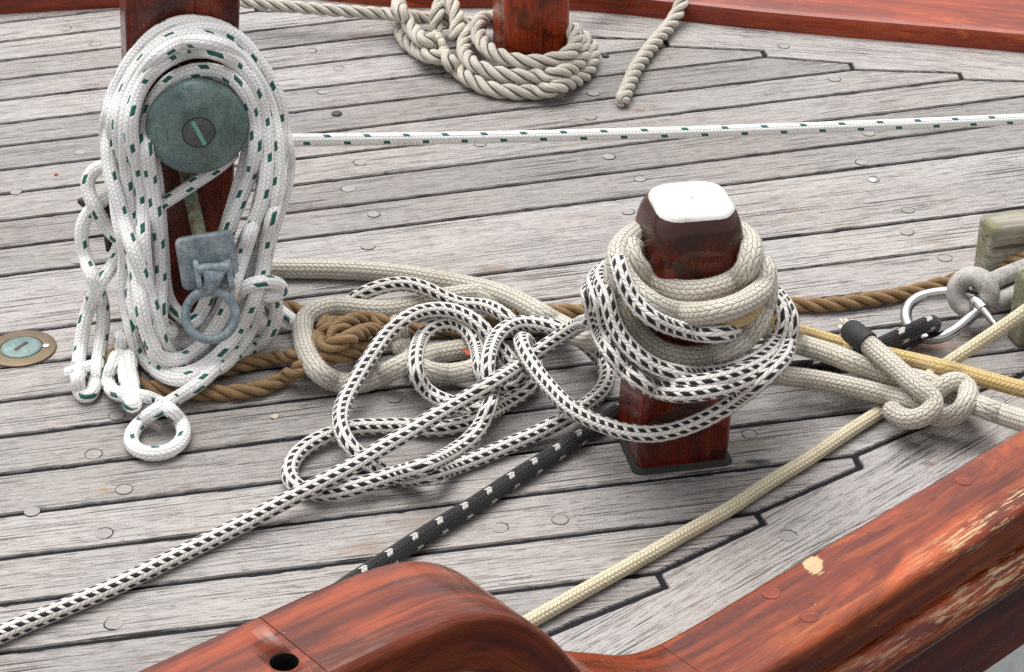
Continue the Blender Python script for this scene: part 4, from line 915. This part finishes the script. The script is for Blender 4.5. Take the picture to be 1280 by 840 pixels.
cheek(at(1229, 385), .26, .045, .115)
cheek(at(1272, 437), .22, .035, .100)
mb = MB(); pc = at(1340, 395, .05); mb.lathe([(.001, -.012), (.038, -.012), (.042, -.008), (.036, 0), (.042, .008), (.038, .012), (.001, .012)], pc, V3(-.24, .97, 0), 36); mb.build('sheave', M['dark'], blk)

# ------------------------------------------------------------------ small litter
def scrap(name, x, y, z, size, mat, label, cat, seed):
    r_ = random.Random(seed); n = 9; mb = MB(); c = at(x, y, z)
    rim = [c+V3(math.cos(k*6.283/n)*size*r_.uniform(.6, 1.1), math.sin(k*6.283/n)*size*.8*r_.uniform(.6, 1.1), r_.uniform(0, size*.4)) for k in range(n)]
    vs = [c+V3(0, 0, size*.3)]+rim+[c-V3(0, 0, .0006)]+[p-V3(0, 0, .0008) for p in rim]
    fs = [(0, 1+k, 1+(k+1) % n) for k in range(n)]+[(n+1, n+2+(k+1) % n, n+2+k) for k in range(n)]+[(1+k, n+2+k, n+2+(k+1) % n, 1+(k+1) % n) for k in range(n)]
    mb.add(vs, fs); o = mb.build(name, mat, smooth=False); return tag(o, label, cat)
scrap('leaf_scrap', 588, 442, .022, .0105, M['leaf'], 'small rust red leaf scrap on the beige rope inside the rope pile', 'leaf', 3)
scrap('wood_chip', 343, 521, .001, .0055, M['chip'], 'pale flake of wood on the grey deck left of the rope pile', 'wood chip', 5)
scrap('wood_chip', 70, 218, .001, .004, M['leaf'], 'tiny reddish fleck on the planks left of the hanging rope coil', 'fleck', 8)
def stud(x, y, r, mat, label):
    mb = MB(); c = at(x, y); mb.lathe([(r, .0005), (r, .0022), (r*.8, .0034), (.0001, .0038)], c, V3(0, 0, 1), 24); o = mb.build('deck_bolt', mat); return tag(o, label, 'bolt')
stud(1092, 225, .0085, M['steel'], 'round metal bolt head standing out of the planks above the shackle')
stud(421, 143, .0080, M['dark'], 'dark sunken bolt in the planks left of the far post above the taut rope')
stud(757, 71, .0055, M['dark'], 'small dark bolt between the far post and the loose rope end')
stud(947, 445, .004, M['dark'], 'tiny dark bolt head half hidden right of the wrapped bollard') if False else None

# water round the vessel
me = mesh('water', [(-900, -900, -1.4), (900, -900, -1.4), (900, 900, -1.4), (-900, 900, -1.4)], [(0, 1, 2, 3)], None, False)
N = NT('harbour_water'); nz = N.noise(N.coord(), .8, 4); wm = N.set(col=(.03, .045, .05), rough=.12, nor=N.bump(nz, .2, .5)); tag(obj('water', me, wm), 'dark harbour water around the vessel', 'water', kind='structure')

# ------------------------------------------------------------------ light
SUN_EL, SUN_AZ = math.radians(70), math.radians(-30)   # azimuth from +y towards +x
W = bpy.data.worlds.new('World'); S.world = W; W.use_nodes = True; t = W.node_tree; t.nodes.clear()
sky = t.nodes.new('ShaderNodeTexSky'); sky.sky_type = 'NISHITA'; sky.sun_disc = False; sky.sun_elevation = SUN_EL; sky.sun_rotation = SUN_AZ; sky.dust_density = 4.0; sky.air_density = 1.0; sky.ozone_density = 1.0
hs = t.nodes.new('ShaderNodeHueSaturation'); hs.inputs['Saturation'].default_value = .10; hs.inputs['Value'].default_value = 1.0
bg = t.nodes.new('ShaderNodeBackground'); bg.inputs[1].default_value = .125; wo = t.nodes.new('ShaderNodeOutputWorld')
t.links.new(sky.outputs[0], hs.inputs['Color']); t.links.new(hs.outputs[0], bg.inputs[0]); t.links.new(bg.outputs[0], wo.inputs[0])
sd_ = bpy.data.lights.new('sun', 'SUN'); sd_.energy = 1.25; sd_.angle = math.radians(60); sd_.color = (1, .97, .93)
so = bpy.data.objects.new('sun', sd_); COL.objects.link(so)
dirv = Vector((math.sin(SUN_AZ)*math.cos(SUN_EL), math.cos(SUN_AZ)*math.cos(SUN_EL), math.sin(SUN_EL)))
so.rotation_euler = dirv.to_track_quat('Z', 'Y').to_euler()
S.view_settings.view_transform = 'Standard'; S.view_settings.look = 'None'; S.view_settings.exposure = 0.85; S.view_settings.gamma = 1
S.cycles.use_denoising = False
